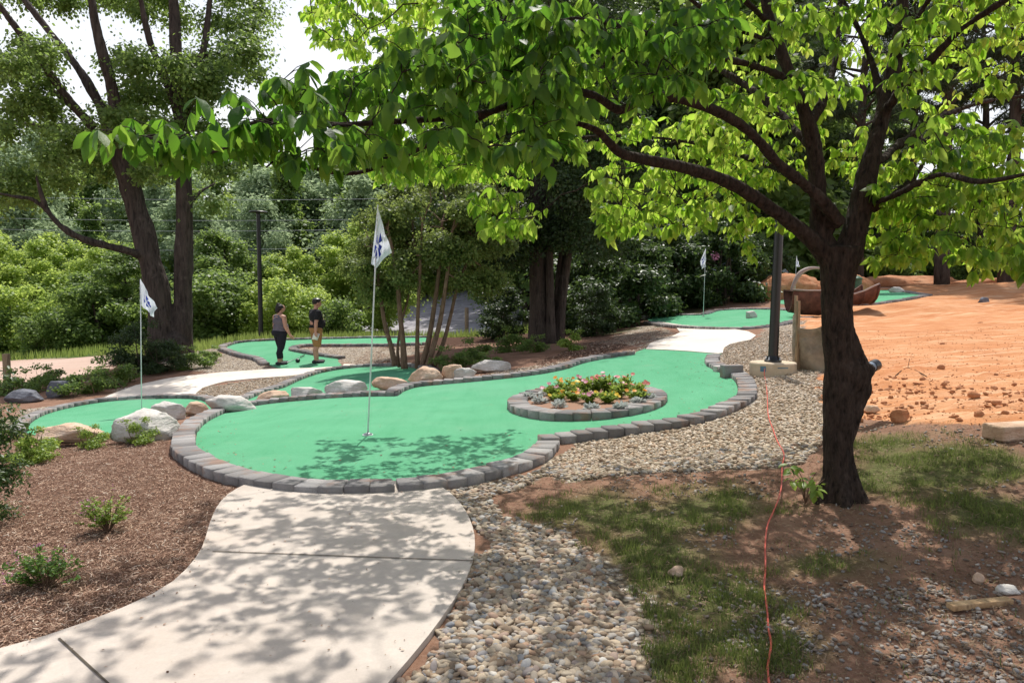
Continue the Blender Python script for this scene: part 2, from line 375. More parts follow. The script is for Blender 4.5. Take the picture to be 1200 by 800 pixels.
def m_chip():
    a=NM('shredded mulch'); c=a.ramp(a.island(),[(0,(.08,.043,.03)),(.3,(.25,.145,.10)),(.65,(.42,.27,.19)),(.9,(.54,.39,.29)),(1,(.64,.54,.44))]); return a.done(a.bsdf(c,.95,0,None,.1))
M['chip']=m_chip()
M['grass']=leafmat('grass blades',(.035,.06,.014),(.15,.18,.05),(.34,.42,.10),.35,.65)
M['straw']=leafmat('dry litter',(.09,.05,.03),(.34,.24,.15),(.4,.3,.15),.15,.8)
M['grass_far']=leafmat('bright meadow grass',(.12,.20,.035),(.24,.33,.08),(.5,.6,.15),.4,.6)

# ------------------------------------------------------------------ outlines traced on the ground
def W(px, dz=0.0): return Gs(px,dz)[:,:2]
# the big green, split into stretches; front stretches are read at the top of the pavers
big_back=np.vstack([W([(231,508),(245,494),(272,482),(310,474.5),(365,469),(420,465.5),(464,465)]),W([(467,464),(474,459),(490,454),(520,451),(570,446.5),(620,441),(660,434),(685,426),(715,420),(744,416)])])
big_open=W([(745,413),(757,408.5),(800,411),(846,415)])
big_right=W([(829,419.5),(826,427),(838,435),(855,443),(863,451)])
big_front=W([(864,458),(850,468),(822,479),(785,488),(735,495),(690,501),(648,506),(630,508)],.09)
big_low=W([(628,514),(618,526),(590,537),(540,549),(480,558),(400,561),(335,556),(285,546),(250,533),(230,519)],.09)
r1=catmull(big_back,n=6); r2=catmull(np.vstack([big_right,big_front]),n=6); r3=catmull(np.vstack([big_low,big_back[:1]]),n=6)
big_out=np.vstack([r1,big_open,r2,r3[:-1]])
bed_in=None
th=np.linspace(0,2*PI,40,endpoint=False)
bed_in=W([(688+72*math.cos(t),469.5+13.5*math.sin(t)) for t in th],.05)
# smooth bed to a clean ellipse
left_bk=catmull(W([(31,508),(36,497),(52,487),(80,479),(118,472),(160,468.5),(205,467.5),(230,468.5),(246,472.5),(262,474)]),n=6)
left_fr=W([(262,478),(240,483),(215,487),(180,490),(150,500),(115,514),(60,514)])
left_out=np.vstack([left_bk,left_fr])
mid_bk=catmull(W([(288,470),(308,462),(332,455),(352,446),(375,438),(405,432.5),(440,430),(470,430),(492,433),(503,438)]),n=6)
mid_fr=W([(505,446),(480,452),(440,460),(400,464),(330,472)])
mid_out=np.vstack([mid_bk,mid_fr])
ppl_a=catmull(W([(316,428),(305,421),(285,417),(268,411),(266,407),(280,402.5),(310,400),(350,398.7),(400,397.5),(440,396.5),(500,396)]),n=6)
ppl_in=catmull(W([(500,403.5),(450,405),(400,405.5),(358,405.5),(341,408.5),(340,411.5),(360,415.5),(382,419),(397,421)]),n=6)
ppl_out=np.vstack([ppl_a,ppl_in,W([(396,424),(402,429),(370,431),(330,433)])])
rb_bk=catmull(W([(757,373.5),(766,371),(790,370),(822,369.5),(834,367.5),(843,364.5),(870,363),(910,363.5),(935,366)]),n=6)
rb_fr=catmull(W([(940,371),(915,378),(885,382.5),(860,384),(820,383),(790,380.5),(765,377)],.04),n=6)
rb_out=np.vstack([rb_bk,rb_fr])
fr_out=W([(1016,340.5),(1040,340),(1082,346.5),(1060,351),(1020,357),(985,358),(940,358),(905,355.5),(905,352),(960,350),(1000,348)])
walk_l=catmull(W([(-260,900),(-120,800),(0,768),(80,744),(160,712),(205,686),(235,651),(246,618),(256,596),(272,580),(300,566)]),n=6)
walk_r=catmull(W([(505,568),(528,582),(546,604),(556,632),(554,662),(540,697),(510,742),(470,792),(420,850),(330,980)]),n=6)
walk_out=np.vstack([walk_l,walk_r])
path2=W([(112,471),(135,461),(160,452),(200,443.5),(255,437.5),(320,433),(400,430),(404,427),(420,428),(385,433),(350,440.5),(300,444),(262,448),(238,455),(229,462),(231,467.5),(200,467),(150,469)])
path3=W([(757,410),(762,403),(785,396),(797,390),(793,385),(770,380.5),(770,377),(800,381.5),(850,385),(876,389),(886,394),(880,399),(856,404),(848,409),(847,416),(800,412)])
paved=[fr_out,big_out,left_out,mid_out,ppl_out,rb_out,walk_out,path2,path3]

# ground zones (photo pixels -> ground)
Z={}
Z['mulch']=[W([(-420,1000),(-120,800),(0,768),(80,744),(160,712),(205,686),(235,651),(246,618),(256,596),(272,580),(310,570),(240,560),(200,535),(198,505),(160,500),(110,515),(60,520),(20,500),(-20,470),(-200,470),(-500,600)]),
            W([(600,443),(605,436),(650,424),(720,418),(700,424),(670,434)])]
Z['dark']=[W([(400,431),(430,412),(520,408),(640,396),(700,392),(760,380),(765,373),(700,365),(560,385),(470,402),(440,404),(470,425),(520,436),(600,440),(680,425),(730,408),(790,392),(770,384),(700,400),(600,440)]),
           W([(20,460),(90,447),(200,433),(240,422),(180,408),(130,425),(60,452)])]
Z['gravel']=[W([(470,820),(545,700),(562,640),(540,590),(515,568),(560,565),(620,553),(655,540),(668,525),(640,500),(760,500),(860,480),(885,455),(830,432),(830,415),(850,404),(888,398),(900,372),(938,368),(945,400),(955,430),(962,470),(962,520),(940,545),(860,548),(760,552),(700,560),(640,556),(580,580),(590,600),(640,615),(700,640),(745,690),(770,740),(765,820),(600,900)]),
             W([(60,482),(20,500),(-30,500),(30,480),(110,468),(150,452),(180,446),(200,444),(160,470),(100,476)]),
             W([(230,462),(240,454),(300,444),(352,438),(340,452),(300,466),(260,474)]),
             W([(330,475),(400,464),(470,452),(500,442),(560,440),(660,424),(745,410),(790,392),(800,398),(757,412),(690,430),(620,444),(500,456),(460,470),(340,482)]),
             W([(190,430),(210,412),(262,402),(262,414),(315,424),(316,433),(260,437)]),
             W([(342,410),(360,407),(420,406),(500,405),(480,418),(440,425),(400,428),(398,420),(360,416)]),
             W([(700,402),(740,388),(760,378),(775,386),(795,388),(780,396),(740,405)])]
Z['clay']=[W([(962,498),(1000,490),(1100,500),(1250,512),(1900,530),(2300,420),(1500,334),(1100,338),(1040,338),(950,352),(938,372),(942,400),(958,430)])]
Z['road']=[W([(-300,452),(-300,421),(145,417),(150,430),(120,446)])]
Z['wild']=[np.array([(-600,24.5),(-13,24.5),(-9,27),(-3,27.5),(0,27),(3,24),(6,24.5),(9,32),(12,36),(18,38),(40,40),(200,44),(700,60),(700,700),(-700,700)],float)]
Z['grassf']=[W([(-600,418),(150,415),(205,410),(262,400),(330,394),(470,392),(600,392),(600,387),(400,380),(0,396),(-600,398)])]
def nonuni(segs):
    o=[];
    for a,b,s in segs: o.append(np.arange(a,b,s))
    return np.concatenate(o)
def geo(a,b,s0,g):
    o=[a]; s=s0
    while o[-1]<b: o.append(o[-1]+s); s*=g
    return np.array(o)
gy=np.concatenate([-geo(1,900,.4,1.25)[::-1], np.arange(-.6,2.4,.3), np.arange(2.4,9,.04), np.arange(9,16,.07), np.arange(16,30,.14), geo(30,1000,.3,1.09)])
gx=np.concatenate([-geo(14.4,900,.3,1.12)[::-1], np.arange(-14,-6,.14), np.arange(-6,6.5,.045), np.arange(6.5,14,.1), geo(14,900,.3,1.12)])
GX,GY=np.meshgrid(gx,gy); nX,nY=len(gx),len(gy)
GZ=T(GX,GY)
jit=.10+.012*np.clip(GY,0,60)
JX=GX+jit*fbm(GX*2.2,GY*2.2,s=3)*1.6; JY=GY+jit*fbm(GX*2.2,GY*2.2,s=9)*1.6
def wz(keys,soft=True):
    r=np.zeros_like(GX)
    for poly in Z[keys]:
        r=np.maximum(r,inpoly(JX,JY,poly).astype(float))
    return r
wm,wd,wg,wc,wr,ww,wgf=[wz(k) for k in ('mulch','dark','gravel','clay','road','wild','grassf')]
# thinning pebbles and grass patches in the worn ground lower right
lowpoly=W([(560,560),(700,545),(860,545),(960,520),(1000,495),(1150,500),(1500,520),(1700,900),(700,1000),(760,800),(700,650),(600,600)])
low=inpoly(GX,GY,lowpoly).astype(float)
gn=fbm(GX*1.1+5,GY*1.1,s=21,o=5)
# hand-placed grass patches (from the photo) plus noise
gpat=[(690,600,70,26),(760,655,75,40),(830,700,80,34),(1090,545,120,26),(1180,600,60,26),(880,750,60,26),(830,600,80,25),(960,660,70,18),(1040,520,60,14),(650,605,55,20),(780,770,50,25),(1010,560,50,16),(760,610,60,22),(800,680,60,30)]
wgr=np.zeros_like(GX)
for (a,b,rx,ry) in gpat:
    c_=G(a,b); ex=abs(G(a+rx,b)[0]-c_[0]); ey=abs(G(a,b-ry)[1]-G(a,b+ry)[1])/2
    wgr=np.maximum(wgr,np.clip(1.4-np.hypot((GX-c_[0])/ex,(GY-c_[1])/ey)+gn*1.4,0,1))
wgr*=low
pebn=fbm(GX*1.7,GY*1.7+9,s=33,o=4)
wp=low*np.clip((pebn+.05)*3,0,.6)*(1-wgr)
pr=G(1120,740); wp=np.maximum(wp,low*np.clip(1.3-np.hypot((GX-pr[0])/1.2,(GY-pr[1])/.8)+gn,0,1)*.9)
wg=np.maximum(wg,0)
inpav=np.zeros(GX.shape,bool)
for poly in paved: inpav|=inpoly(GX,GY,poly)
inner=inpav.copy()
for dx_,dy_ in ((1,0),(-1,0),(0,1),(0,-1)):
    inner&=np.roll(inpav,(dy_,dx_),(0,1))
disp=wm*(.022*fbm(GX*4,GY*4,s=5)+.012*fbm(GX*14,GY*14,s=6))
disp+=wc*(.05*fbm(GX*1.3,GY*2.6,s=7)+.03*np.sin(GY*3.2+GX*.5+2*fbm(GX*.5,GY*.5,s=8))*fbm(GX*.6,GY*.6,s=2)+.035*fbm(GX*7,GY*7,s=12,o=5)*np.clip(16-GY,0,5)/5)
fq=resample(fr_out,.8,True); fdm=np.full(GX.shape,9.); kf=(np.abs(GX-fq[:,0].mean())<14)&(np.abs(GY-fq[:,1].mean())<16); fdm[kf]=np.min(np.hypot(GX[kf][:,None]-fq[:,0],GY[kf][:,None]-fq[:,1]),1); fin=inpoly(GX,GY,fr_out); fdm[fin]=0
disp*=np.clip(fdm/2,0,1); disp+=np.clip((fdm-.3)/3,0,1)*wc*np.clip((GY-13)/12,0,1)*.5*(fbm(GX*.4,GY*.4,s=14,o=5)+.12)
disp+=low*(.018*fbm(GX*2.5,GY*2.5,s=11)+.008*fbm(GX*13,GY*13,s=12))
GZ2=GZ+disp; GZ2=np.where(inner,GZ-.05,GZ2); GZ2-= .0
V=np.stack([GX,GY,GZ2],-1).reshape(-1,3)
i=(np.arange(nY-1)[:,None]*nX+np.arange(nX-1)); F=np.stack([i,i+1,i+nX+1,i+nX],-1).reshape(-1,4)
me=mesh_np('ground',V,F,[M['ground']],True)
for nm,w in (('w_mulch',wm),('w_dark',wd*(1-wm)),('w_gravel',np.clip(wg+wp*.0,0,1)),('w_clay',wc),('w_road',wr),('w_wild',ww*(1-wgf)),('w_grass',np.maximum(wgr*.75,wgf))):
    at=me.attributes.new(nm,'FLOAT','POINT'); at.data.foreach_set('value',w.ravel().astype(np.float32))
struct(ob('ground',me))

# ------------------------------------------------------------------ draped sheets
def sheet(name,poly,step,top,mat,skirt=.0,parent=None,holes=()):
    poly=np.asarray(poly); q=resample(poly,step,True)
    lo,hi=q.min(0),q.max(0); xs=np.arange(lo[0]+step/2,hi[0],step); ys=np.arange(lo[1]+step/2,hi[1],step); X,Y=np.meshgrid(xs,ys)
    k=inpoly(X,Y,q); pts=np.stack([X[k],Y[k]],-1)
    d=np.min(np.linalg.norm(pts[:,None]-q[None],axis=2),1) if len(pts)*len(q)<4e7 else np.ones(len(pts))
    pts=pts[d>step*.45]
    allp=np.vstack([q,pts]); n=len(q)
    vo,_,fo,*_r=geometry.delaunay_2d_cdt([Vector(p) for p in allp],[(a,(a+1)%n) for a in range(n)],[],1,1e-6)
    vo=np.array([v[:] for v in vo]); fo=np.array([f for f in fo if len(f)==3])
    a,b,c_=vo[fo[:,0]],vo[fo[:,1]],vo[fo[:,2]]; cen=(a+b+c_)/3; fo=fo[inpoly(cen[:,0],cen[:,1],q)]
    a,b,c_=vo[fo[:,0]],vo[fo[:,1]],vo[fo[:,2]]; ar=(b-a)[:,0]*(c_-a)[:,1]-(b-a)[:,1]*(c_-a)[:,0]; fo[ar<0]=fo[ar<0][:,::-1]
    z=T(vo[:,0],vo[:,1])+top; V=np.c_[vo,z]; Fs=[fo]
    if skirt>0:
        e=.012; m0=len(V); nn=len(q); zt=T(q[:,0],q[:,1])+top
        V=np.vstack([V,np.c_[q,zt-.0015],np.c_[q,zt-skirt]]); i=np.arange(nn); j=(i+1)%nn
        Fs.append(np.stack([m0+i,m0+nn+i,m0+nn+j,m0+j],-1))
    me=mesh_np(name,V,Fs,[mat],False)
    if parent is not None: me.transform(Matrix.Translation(-Vector(parent.location)))
    return ob(name,me,parent)
def border_mesh(path,w,h,bl,side,closed=False,gap=.007,mb=None,outer_low=.10):
    p=resample(path,bl,closed); n=len(p); mb=mb or MB()
    t=np.roll(p,-1,0)-np.roll(p,1,0)
    if not closed: t[0]=p[1]-p[0]; t[-1]=p[-1]-p[-2]
    t/=np.linalg.norm(t,axis=1,keepdims=True)+1e-9; nr=np.stack([-t[:,1],t[:,0]],-1)*side
    q=p+nr*w
    for i in range(n if closed else n-1):
        j=(i+1)%n; a,b,c_,d=p[i],p[j],q[j],q[i]
        cen=(a+b+c_+d)/4; L=np.linalg.norm(b-a); Lo=np.linalg.norm(c_-d)
        e=gap/2; tt=(b-a)/(L+1e-9); to=(c_-d)/(Lo+1e-9) if Lo>.02 else tt
        a2,b2,c2,d2=a+tt*e,b-tt*e,c_-to*e,d+to*e
        off=rng.normal(0,.006,2); hz=h+rng.normal(0,.003); ch=.009
        zi=Tz((a[0]+b[0])/2,(a[1]+b[1])/2); zo=Tz((c_[0]+d[0])/2,(c_[1]+d[1])/2); zt=max(zi,zo*.5+zi*.5)
        base=np.array([a2,b2,c2,d2])+off; m=base.mean(0); ins=m+(base-m)*(1-ch/np.linalg.norm(base-m,axis=1,keepdims=True))
        tilt=rng.normal(0,.003,4)
        ztop=np.array([zi,zi,zt,zt])+hz+tilt
        V=np.vstack([np.c_[base,np.array([zi-.06,zi-.06,zo-outer_low,zo-outer_low])],np.c_[base,ztop-ch],np.c_[ins,ztop]])
        F=[np.array([(k,(k+1)%4,4+(k+1)%4,4+k) for k in range(4)]),np.array([(4+k,4+(k+1)%4,8+(k+1)%4,8+k) for k in range(4)]),np.array([(8,9,10,11)]),np.array([(3,2,1,0)])]
        ar=(base[1]-base[0])[0]*(base[2]-base[0])[1]-(base[1]-base[0])[1]*(base[2]-base[0])[0]
        if ar<0: F=[f[:,::-1] for f in F]
        mb.add(V,F)
    return mb
def poly_area(p): return .5*np.sum(p[:,0]*np.roll(p[:,1],-1)-np.roll(p[:,0],-1)*p[:,1])
def out_side(poly): return -1 if poly_area(poly)>0 else 1
def green(label,poly,runs,w=.235,h=.085,bl=.18,step=.25,name='putting_green',cup=None):
    c_=poly.mean(0); root=thing(name,label,'putting green',(c_[0],c_[1],Tz(*c_)),'putting greens edged with paver blocks')
    big=c_+(poly-c_)*1.0
    t=sheet('turf',big,step,.012,M['turf'],.05,root)
    s=out_side(poly)
    for r in runs: border_mesh(r,w,h,bl,s).build('paver_border',M['paver'],root)
    if cup is not None:
        k=MB(); z=Tz(*cup)+.018; k.lathe([(.054,z+.004),(.060,z+.004),(.060,z-.004),(.054,z-.004)],(cup[0],cup[1],0),20); k.build('cup_rim',M['white_pole'],root)
    return root
flagpx=[(431,511),(166,484),(824,371),(933,352)]
flagG=[G(*p) for p in flagpx]
green('large kidney shaped green putting surface with round flower bed and dark shadow in front',big_out,[r1,r2,r3],cup=flagG[0][:2],step=.3)
green('green putting lane at left behind the white boulder with a low flag',left_out,[left_bk],w=.2)
green('narrow curving green putting lane behind the row of tan boulders',mid_out,[mid_bk],w=.2)
green('hooked green putting lane where the two people stand',ppl_out,[ppl_a,ppl_in],w=.24)
green('distant green putting lane with small grey rock and flag before the rhododendrons',rb_out,[rb_bk,rb_fr],w=.35,h=.06)
green('farthest green putting strip crossing the bare red clay',fr_out,[np.vstack([fr_out[1:6]])],w=.3,h=.06)
# walks
struct(sheet('path',walk_out,.18,.035,M['walk'],.12))
struct(sheet('path',path2,.3,.028,M['walk2'],.1)); struct(sheet('path',path3,.3,.028,M['walk2'],.1))
for a,b in (((249,646),(556,657)),((69,748),(132,806))):
    w_=W([a,b],.035); t=np.linspace(0,1,30)[:,None]; l=w_[0]*(1-t)+w_[1]*t; dv=(w_[1]-w_[0]); nr=np.array([-dv[1],dv[0]])/np.linalg.norm(dv)*.005
    A=l+nr;B=l-nr; zz=T(l[:,0],l[:,1])+.0395; V=np.vstack([np.c_[A,zz],np.c_[B,zz]]); i=np.arange(29); 
    o=ob('path_joint',mesh_np('path_joint',V,np.stack([i,i+30,i+31,i+1],-1),[M['joint']])); struct(o)
# flower bed island
cb=bed_in.mean(0); bed=thing('flower_bed','oval planter ringed with grey pavers in the middle of the large green','flower bed',(cb[0],cb[1],Tz(*cb)))
A=bed_in-cb; rx_,ry_=(A[:,0].max()-A[:,0].min())/2,(A[:,1].max()-A[:,1].min())/2
ell=np.stack([cb[0]+rx_*np.cos(th),cb[1]+ry_*np.sin(th)],-1)
border_mesh(np.vstack([ell]),.27,.105,.17,out_side(ell),closed=True).build('paver_ring',M['paver'],bed)
sheet('soil',ell,.15,.07,M['chip'],.05,bed)
print('bed',cb,rx_,ry_)
# ------------------------------------------------------------------ boulders
I3=ico(3); I4=ico(4); I2=ico(2); I1=ico(1)
def rock_verts(seed,dims,flat=.0,sub=4,cuts=15,rough=.05):
    V,F=(I4 if sub==4 else I3 if sub==3 else I2); V=V.copy(); r=np.random.default_rng(seed)
    nn=fbm(V[:,0]*1.3+seed,V[:,1]*1.3,V[:,2]*1.3,s=seed)[:,None]; V=V*(1+.35*nn)
    for k in range(cuts):
        n=unit(1,r)[0]; n[2]=abs(n[2])*.8 if k%3 else n[2]; n/=np.linalg.norm(n)
        if k==0: n=np.array([.12,-.08,1.])/np.linalg.norm([.12,.08,1.])
        d=r.uniform(.58,.82) if k else .5+.25*(1-flat); s=V@n-d; V=np.where((s>0)[:,None],V-n*(s*.97)[:,None],V)
    n2=fbm(V[:,0]*5,V[:,1]*5,V[:,2]*9+seed,s=seed+5,o=5)[:,None]; V=V*(1+rough*1.5*n2); V=V-unit(1,r)*.0+np.stack([0*V[:,0],0*V[:,0],.03*np.round(3*fbm(V[:,0]*1.5,V[:,1]*1.5,V[:,2]*4,s=seed+9))/1.0],-1)
    return V*np.array(dims),F
def rock(name,label,px,py,wpx,hpx,mat,seed,depth=.8,group=None,cat='boulder',sub=4,flat=.3,sink=.3,rz=0,d=None):
    """px,py = bottom centre in the photo, width and height in photo pixels"""
    g=G(px,py); dd=g[1]; s=dd/FPX; w=wpx*s/2; h=hpx*s
    V,F=rock_verts(seed,(w,w*depth,h/(1+sink)/ (1.5-.3*flat)*1.25),flat,sub)
    zmin=V[:,2].max(); V[:,2]-= zmin-h
    c_,s_=math.cos(rz),math.sin(rz); V=V@np.array([[c_,-s_,0],[s_,c_,0],[0,0,1]]).T
    o=ob(name,mesh_np(name,V,[F],[mat],True),None,(g[0],g[1]+w*depth*.55,g[2])); return tag(o,label,cat,group)
gB='boulders set between the putting lanes'
RK=[('rusty tan boulder with dark hollow at left end of the mulch bed',72,524,96,26,'rock_o',.6),
 ('largest white boulder beside the front left green',160,519,96,37,'rock_w',.7),
 ('small white boulder behind the largest white boulder, touching the left green',196,493,42,22,'rock_w',.7),
 ('brownish white rock at the right corner of the left green',226,487,36,16,'rock_o',.7),
 ('long low white boulder where left green meets the large green paver edge',268,484,66,20,'rock_w',.6),
 ('pinkish flat boulder at the narrow front of the middle green',318,471,42,13,'rock_o',.6),
 ('low cream boulder second left of the broad white one by the middle green',356,468,44,14,'rock_w',.6),
 ('broad white flat topped boulder in front of the middle green',404,464,60,18,'rock_w',.6),
 ('orange tan boulder right behind the tall flagpole',457,457,48,15,'rock_o',.6),
 ('rounded salmon boulder at the right end of the middle green',497,450,44,20,'rock_o',.7),
 ('brown and white split boulder between salmon boulder and flat slab',528,446,34,19,'rock_o',.7),
 ('small white boulder leaning on the brown split boulder',545,445,30,14,'rock_w',.7),
 ('long flat white slab boulder at the edge of the dark mulch',578,436,54,14,'rock_w',.5)]
for k,(lb,px,py,wp_,hp,mt,dp) in enumerate(RK): rock('boulder',lb,px,py,wp_,hp,M[mt],20+k*3,dp,gB,rz=0)
rock('boulder','blue grey boulder beside the pink dirt track',64,466,30,20,M['rock_d'],71,.9,gB)
rock('boulder','flat dark grey boulder at the left edge behind the glossy shrub',22,472,52,15,M['rock_d'],75,.6,gB)
rock('boulder','small angular grey rock lying on the distant green',880,373,16,9,M['rock_w'],77,.6,gB,cat='rock',sub=3)
rock('rock','pale rock on the farthest green strip',1052,343,18,7,M['rock_w'],79,.6,None,cat='rock',sub=3)
rock('rock','grey broken block lying far out on the red clay',1155,355,16,7,M['rock_d'],81,.6,None,cat='rock',sub=3)
rock('rock','chunky red clay clod between grass and bare clay right of the tree',1055,495,23,16,M['rock_r'],83,.8,None,cat='clod',sub=4)
rock('rock','pale topped rock just right of the tree trunk on the clay edge',1023,483,20,8,M['rock_o'],85,.7,None,cat='rock',sub=3)
rock('rock','pinkish stone half buried at the grass patch edge',793,676,22,12,M['rock_o'],87,.7,None,cat='rock',sub=3)
rock('rock','pale flat stone on the pebbles above the wooden stick',1185,697,34,10,M['rock_w'],89,.7,None,cat='rock',sub=3)
rock('rock','tan cobble in the stony ground, upper left of the wooden stick',1148,683,16,12,M['rock_o'],91,.7,None,cat='rock',sub=3)
cl=[(1020,462,9,5),(1045,468,8,5),(1082,446,8,4),(1107,452,8,4),(1143,466,16,8),(1170,475,14,6),(1104,433,11,6),(1125,494,10,5),(1150,490,16,9),(1180,488,14,7),(1060,452,6,3),(1093,462,7,4),(1040,446,6,3),(1010,495,7,5),(1130,478,6,3),(1190,452,8,4),(1168,440,7,3),(1105,404,8,3),(1150,380,8,3),(1075,474,6,4)]
for k,(px,py,a,b) in enumerate(cl):
    o=rock('clay_clod','loose clump of orange red clay on the bare ground',px,py,a,b,M['rock_r'],130+k,.8,'loose clods on the red clay',cat='clod',sub=2)
# sandstone slab at the right edge
g=G(1190,514); mb=MB(); mb.box((g[0]+.12,g[1]+.1,g[2]+.05),(.62,.22,.13),rz=.25,bev=.02); o=mb.build('stone_slab',M['rock_o']); tag(o,'pale topped rectangular stone block at the right edge of the grass','stone block')
# wooden stick
a,b=G(1113,717),G(1183,706); mb=MB(); c_=(a+b)/2; mb.box((c_[0],c_[1],c_[2]+.02),(np.linalg.norm(b-a),.05,.03),rz=math.atan2(b[1]-a[1],b[0]-a[0]),bev=.004); tag(mb.build('wood_stake',M['lumber']),'short sawn wooden stake lying on the pebbly ground','stake')
# bent twig on clay
tw=Gs([(1048,443),(1056,436),(1064,432),(1074,436),(1086,443)]); mb=MB(); mb.tube(tw+np.array([0,0,.02]),.006,5); q=G(1064,432); mb.tube([q+[0,0,.03],q+[.03,.02,.14]],.0035,5); tag(mb.build('fallen_branch',M['bark']),'thin dark fallen branch on the orange clay','branch')
# loose paver
g=G(860,443); mb=MB(); mb.box((g[0],g[1]+.12,g[2]+.09),(.30,.18,.20),rz=.12,bev=.012); tag(mb.build('loose_block',M['paver']),'single grey block left standing on the pale gravel by the large green','paver block')
g=G(846,436); mb=MB(); mb.box((g[0],g[1]+.1,g[2]+.04),(.2,.12,.1),rz=.3,bev=.01); tag(mb.build('loose_block',M['rock_w']),'low pale cut stone just behind the standing grey block','stone block')

# ------------------------------------------------------------------ flags
EMB=[[(0,.02),(.045,.05),(.03,-.01)],[(0,.0),(.07,.0),(.045,-.05)],[(.0,-.02),(-.01,-.085),(.03,-.07)],[(-.005,-.01),(-.06,-.03),(-.045,-.075)],[(-.005,.01),(-.06,.045),(-.04,.0)],[(0,.02),(-.01,.09),(.028,.075)]]
def flagstick(label,base,top,TL,TR,BR,BL,lscale=1.0,flip=1):
    g=G(*base); d=g[1]; root=thing('flagstick',label,'flag',g,'flags standing in the putting holes')
    tp=P(*top,d); mb=MB(); r=.0085
    mb.tube([g,(g+tp)/2,tp],[r*1.25,r,r],8); mb.build('pole',M['white_pole'],root,True)
    a,b,c_,e=[P(*q,d) for q in (TL,TR,BR,BL)]
    n=22; u=np.linspace(0,1,n)[None,:,None]; v=np.linspace(0,1,n)[:,None,None]
    S=(a*(1-u)+b*u)*(1-v)+(e*(1-u)+c_*u)*v
    uu,vv=u[...,0],v[...,0]; wig=(.035*np.sin(uu*9+vv*3.5)+.018*np.sin(uu*19-vv*5))*np.minimum(1,uu*2.5)
    S=S+np.array([0,1,0])*wig[...,None]+np.array([0,0,1])*(.012*np.sin(uu*7)*np.sin(vv*PI))[...,None]
    i=(np.arange(n-1)[:,None]*n+np.arange(n-1)).ravel(); F=np.stack([i,i+1,i+n+1,i+n],-1)
    me=mesh_np('flag',S.reshape(-1,3)-g,[F],[M['flag']],True); fl=ob('flag',me,root)
    # emblem: wedges of a blue star lying on the cloth
    def onS(x,y,off):
        cx,cy=.42+x*3.0*flip*lscale,.52-y*2.6*lscale; fu,fv=np.clip(cx,0,1)*(n-1),np.clip(cy,0,1)*(n-1); i0,j0=int(min(fv,n-2)),int(min(fu,n-2)); tv,tu=fv-i0,fu-j0
        p=S[i0,j0]*(1-tu)*(1-tv)+S[i0,j0+1]*tu*(1-tv)+S[i0+1,j0]*(1-tu)*tv+S[i0+1,j0+1]*tu*tv
        return p+np.array([0,off,0])-g
    mb=MB()
    for off in (-.004,.004):
        for tri in EMB:
            k=5; pts=[];
            A_,B_,C_=[np.array(t)*1.35 for t in tri]
            idx={}
            for ii in range(k+1):
                for jj in range(k+1-ii):
                    q=A_+(B_-A_)*ii/k+(C_-A_)*jj/k; idx[(ii,jj)]=len(pts); pts.append(onS(q[0],q[1],off))
            fs=[]
            for ii in range(k):
                for jj in range(k-ii):
                    fs.append((idx[(ii,jj)],idx[(ii+1,jj)],idx[(ii,jj+1)]))
                    if jj<k-ii-1: fs.append((idx[(ii+1,jj)],idx[(ii+1,jj+1)],idx[(ii,jj+1)]))
            mb.add(pts,[np.array(fs)])
    mb.local=True; em=mb.build('emblem',M['logo'],fl)
    k=MB(); k.lathe([(.03,.004),(.05,.012),(.05,.016),(.012,.03)],(0,0,.015),16); k.local=True; k.build('ferrule',M['steel'],root)
    return root
flagstick('tall white flag with blue star emblem hanging limp over the large green',(431,511),(443,240),(442.5,243),(459,296),(441,314),(435,309),1.0)
flagstick('white flag with blue star emblem blown right in the left green',(166,484),(164.5,327),(165,328),(184,361),(180,371.5),(166,358),.9)
flagstick('small white flag leaning left of its pole over the distant green',(824,371),(827,291),(827,291),(827,313),(822.5,315),(820.5,306),.9)
flagstick('farthest white flag, behind the silt fence near the pale curved beam',(931,352),(933.5,300),(933.5,301),(937,311),(937,313),(932.5,312),.8)

# ------------------------------------------------------------------ lamp posts
def lamp(label,base,toppx,r,d=None):
    dq=ppl_a[:,1].max()+.6; g=np.array([P(base[0],base[1],dq)[0],dq,Tz(P(base[0],base[1],dq)[0],dq)]); d=dq; print('lamp',g); root=thing('lamp_post',label,'lamp post',g,None); H=P(base[0],toppx,d)[2]-g[2]
    mb=MB(); mb.local=True; mb.tube([(0,0,.05),(0,0,H)],[r,r*.8],20); mb.build('pole',M['black'],root,True,autos=.6)
    k=MB(); k.local=True; k.lathe([(r*2.2,.0),(r*2.2,.03),(r*1.7,.05),(r*1.25,.11),(r*1.02,.13)],(0,0,.0),24); k.build('base_flange',M['black'],root,True,autos=.5)
    for q in range(4):
        an=q*PI/2+.7; bo=MB(); bo.local=True; bo.lathe([(.018,.03),(.018,.055),(.009,.055),(.009,.085)],(r*1.95*math.cos(an),r*1.95*math.sin(an),0),8); bo.build('bolt',M['steel'],root)
    h=MB(); h.local=True; h.lathe([(.05,-.1),(.09,-.03),(.33,-.01),(.36,.015),(.33,.045),(.1,.06)],(0,0,H),28); hd=h.build('lamp_head',M['black'],root,True,autos=.5)
    return root
lamp('black lamp post with flat round head behind the two people',(306,398),249,.095)
gl=G(915,430)
FT=G(915,441); FT=np.array([P(915,441,FT[1])[0],FT[1]+.33,FT[2]])
ft=thing('lamp_footing','round sandy concrete footing with blue stencil marks under the right lamp post','concrete footing',FT)
mb=MB(); mb.local=True; mb.lathe([(.335,-.12),(.335,.165),(.325,.18),(.30,.185),(.02,.185)],(0,0,0),48); mb.build('concrete_drum',M['base_conc'],ft,True,autos=.5)
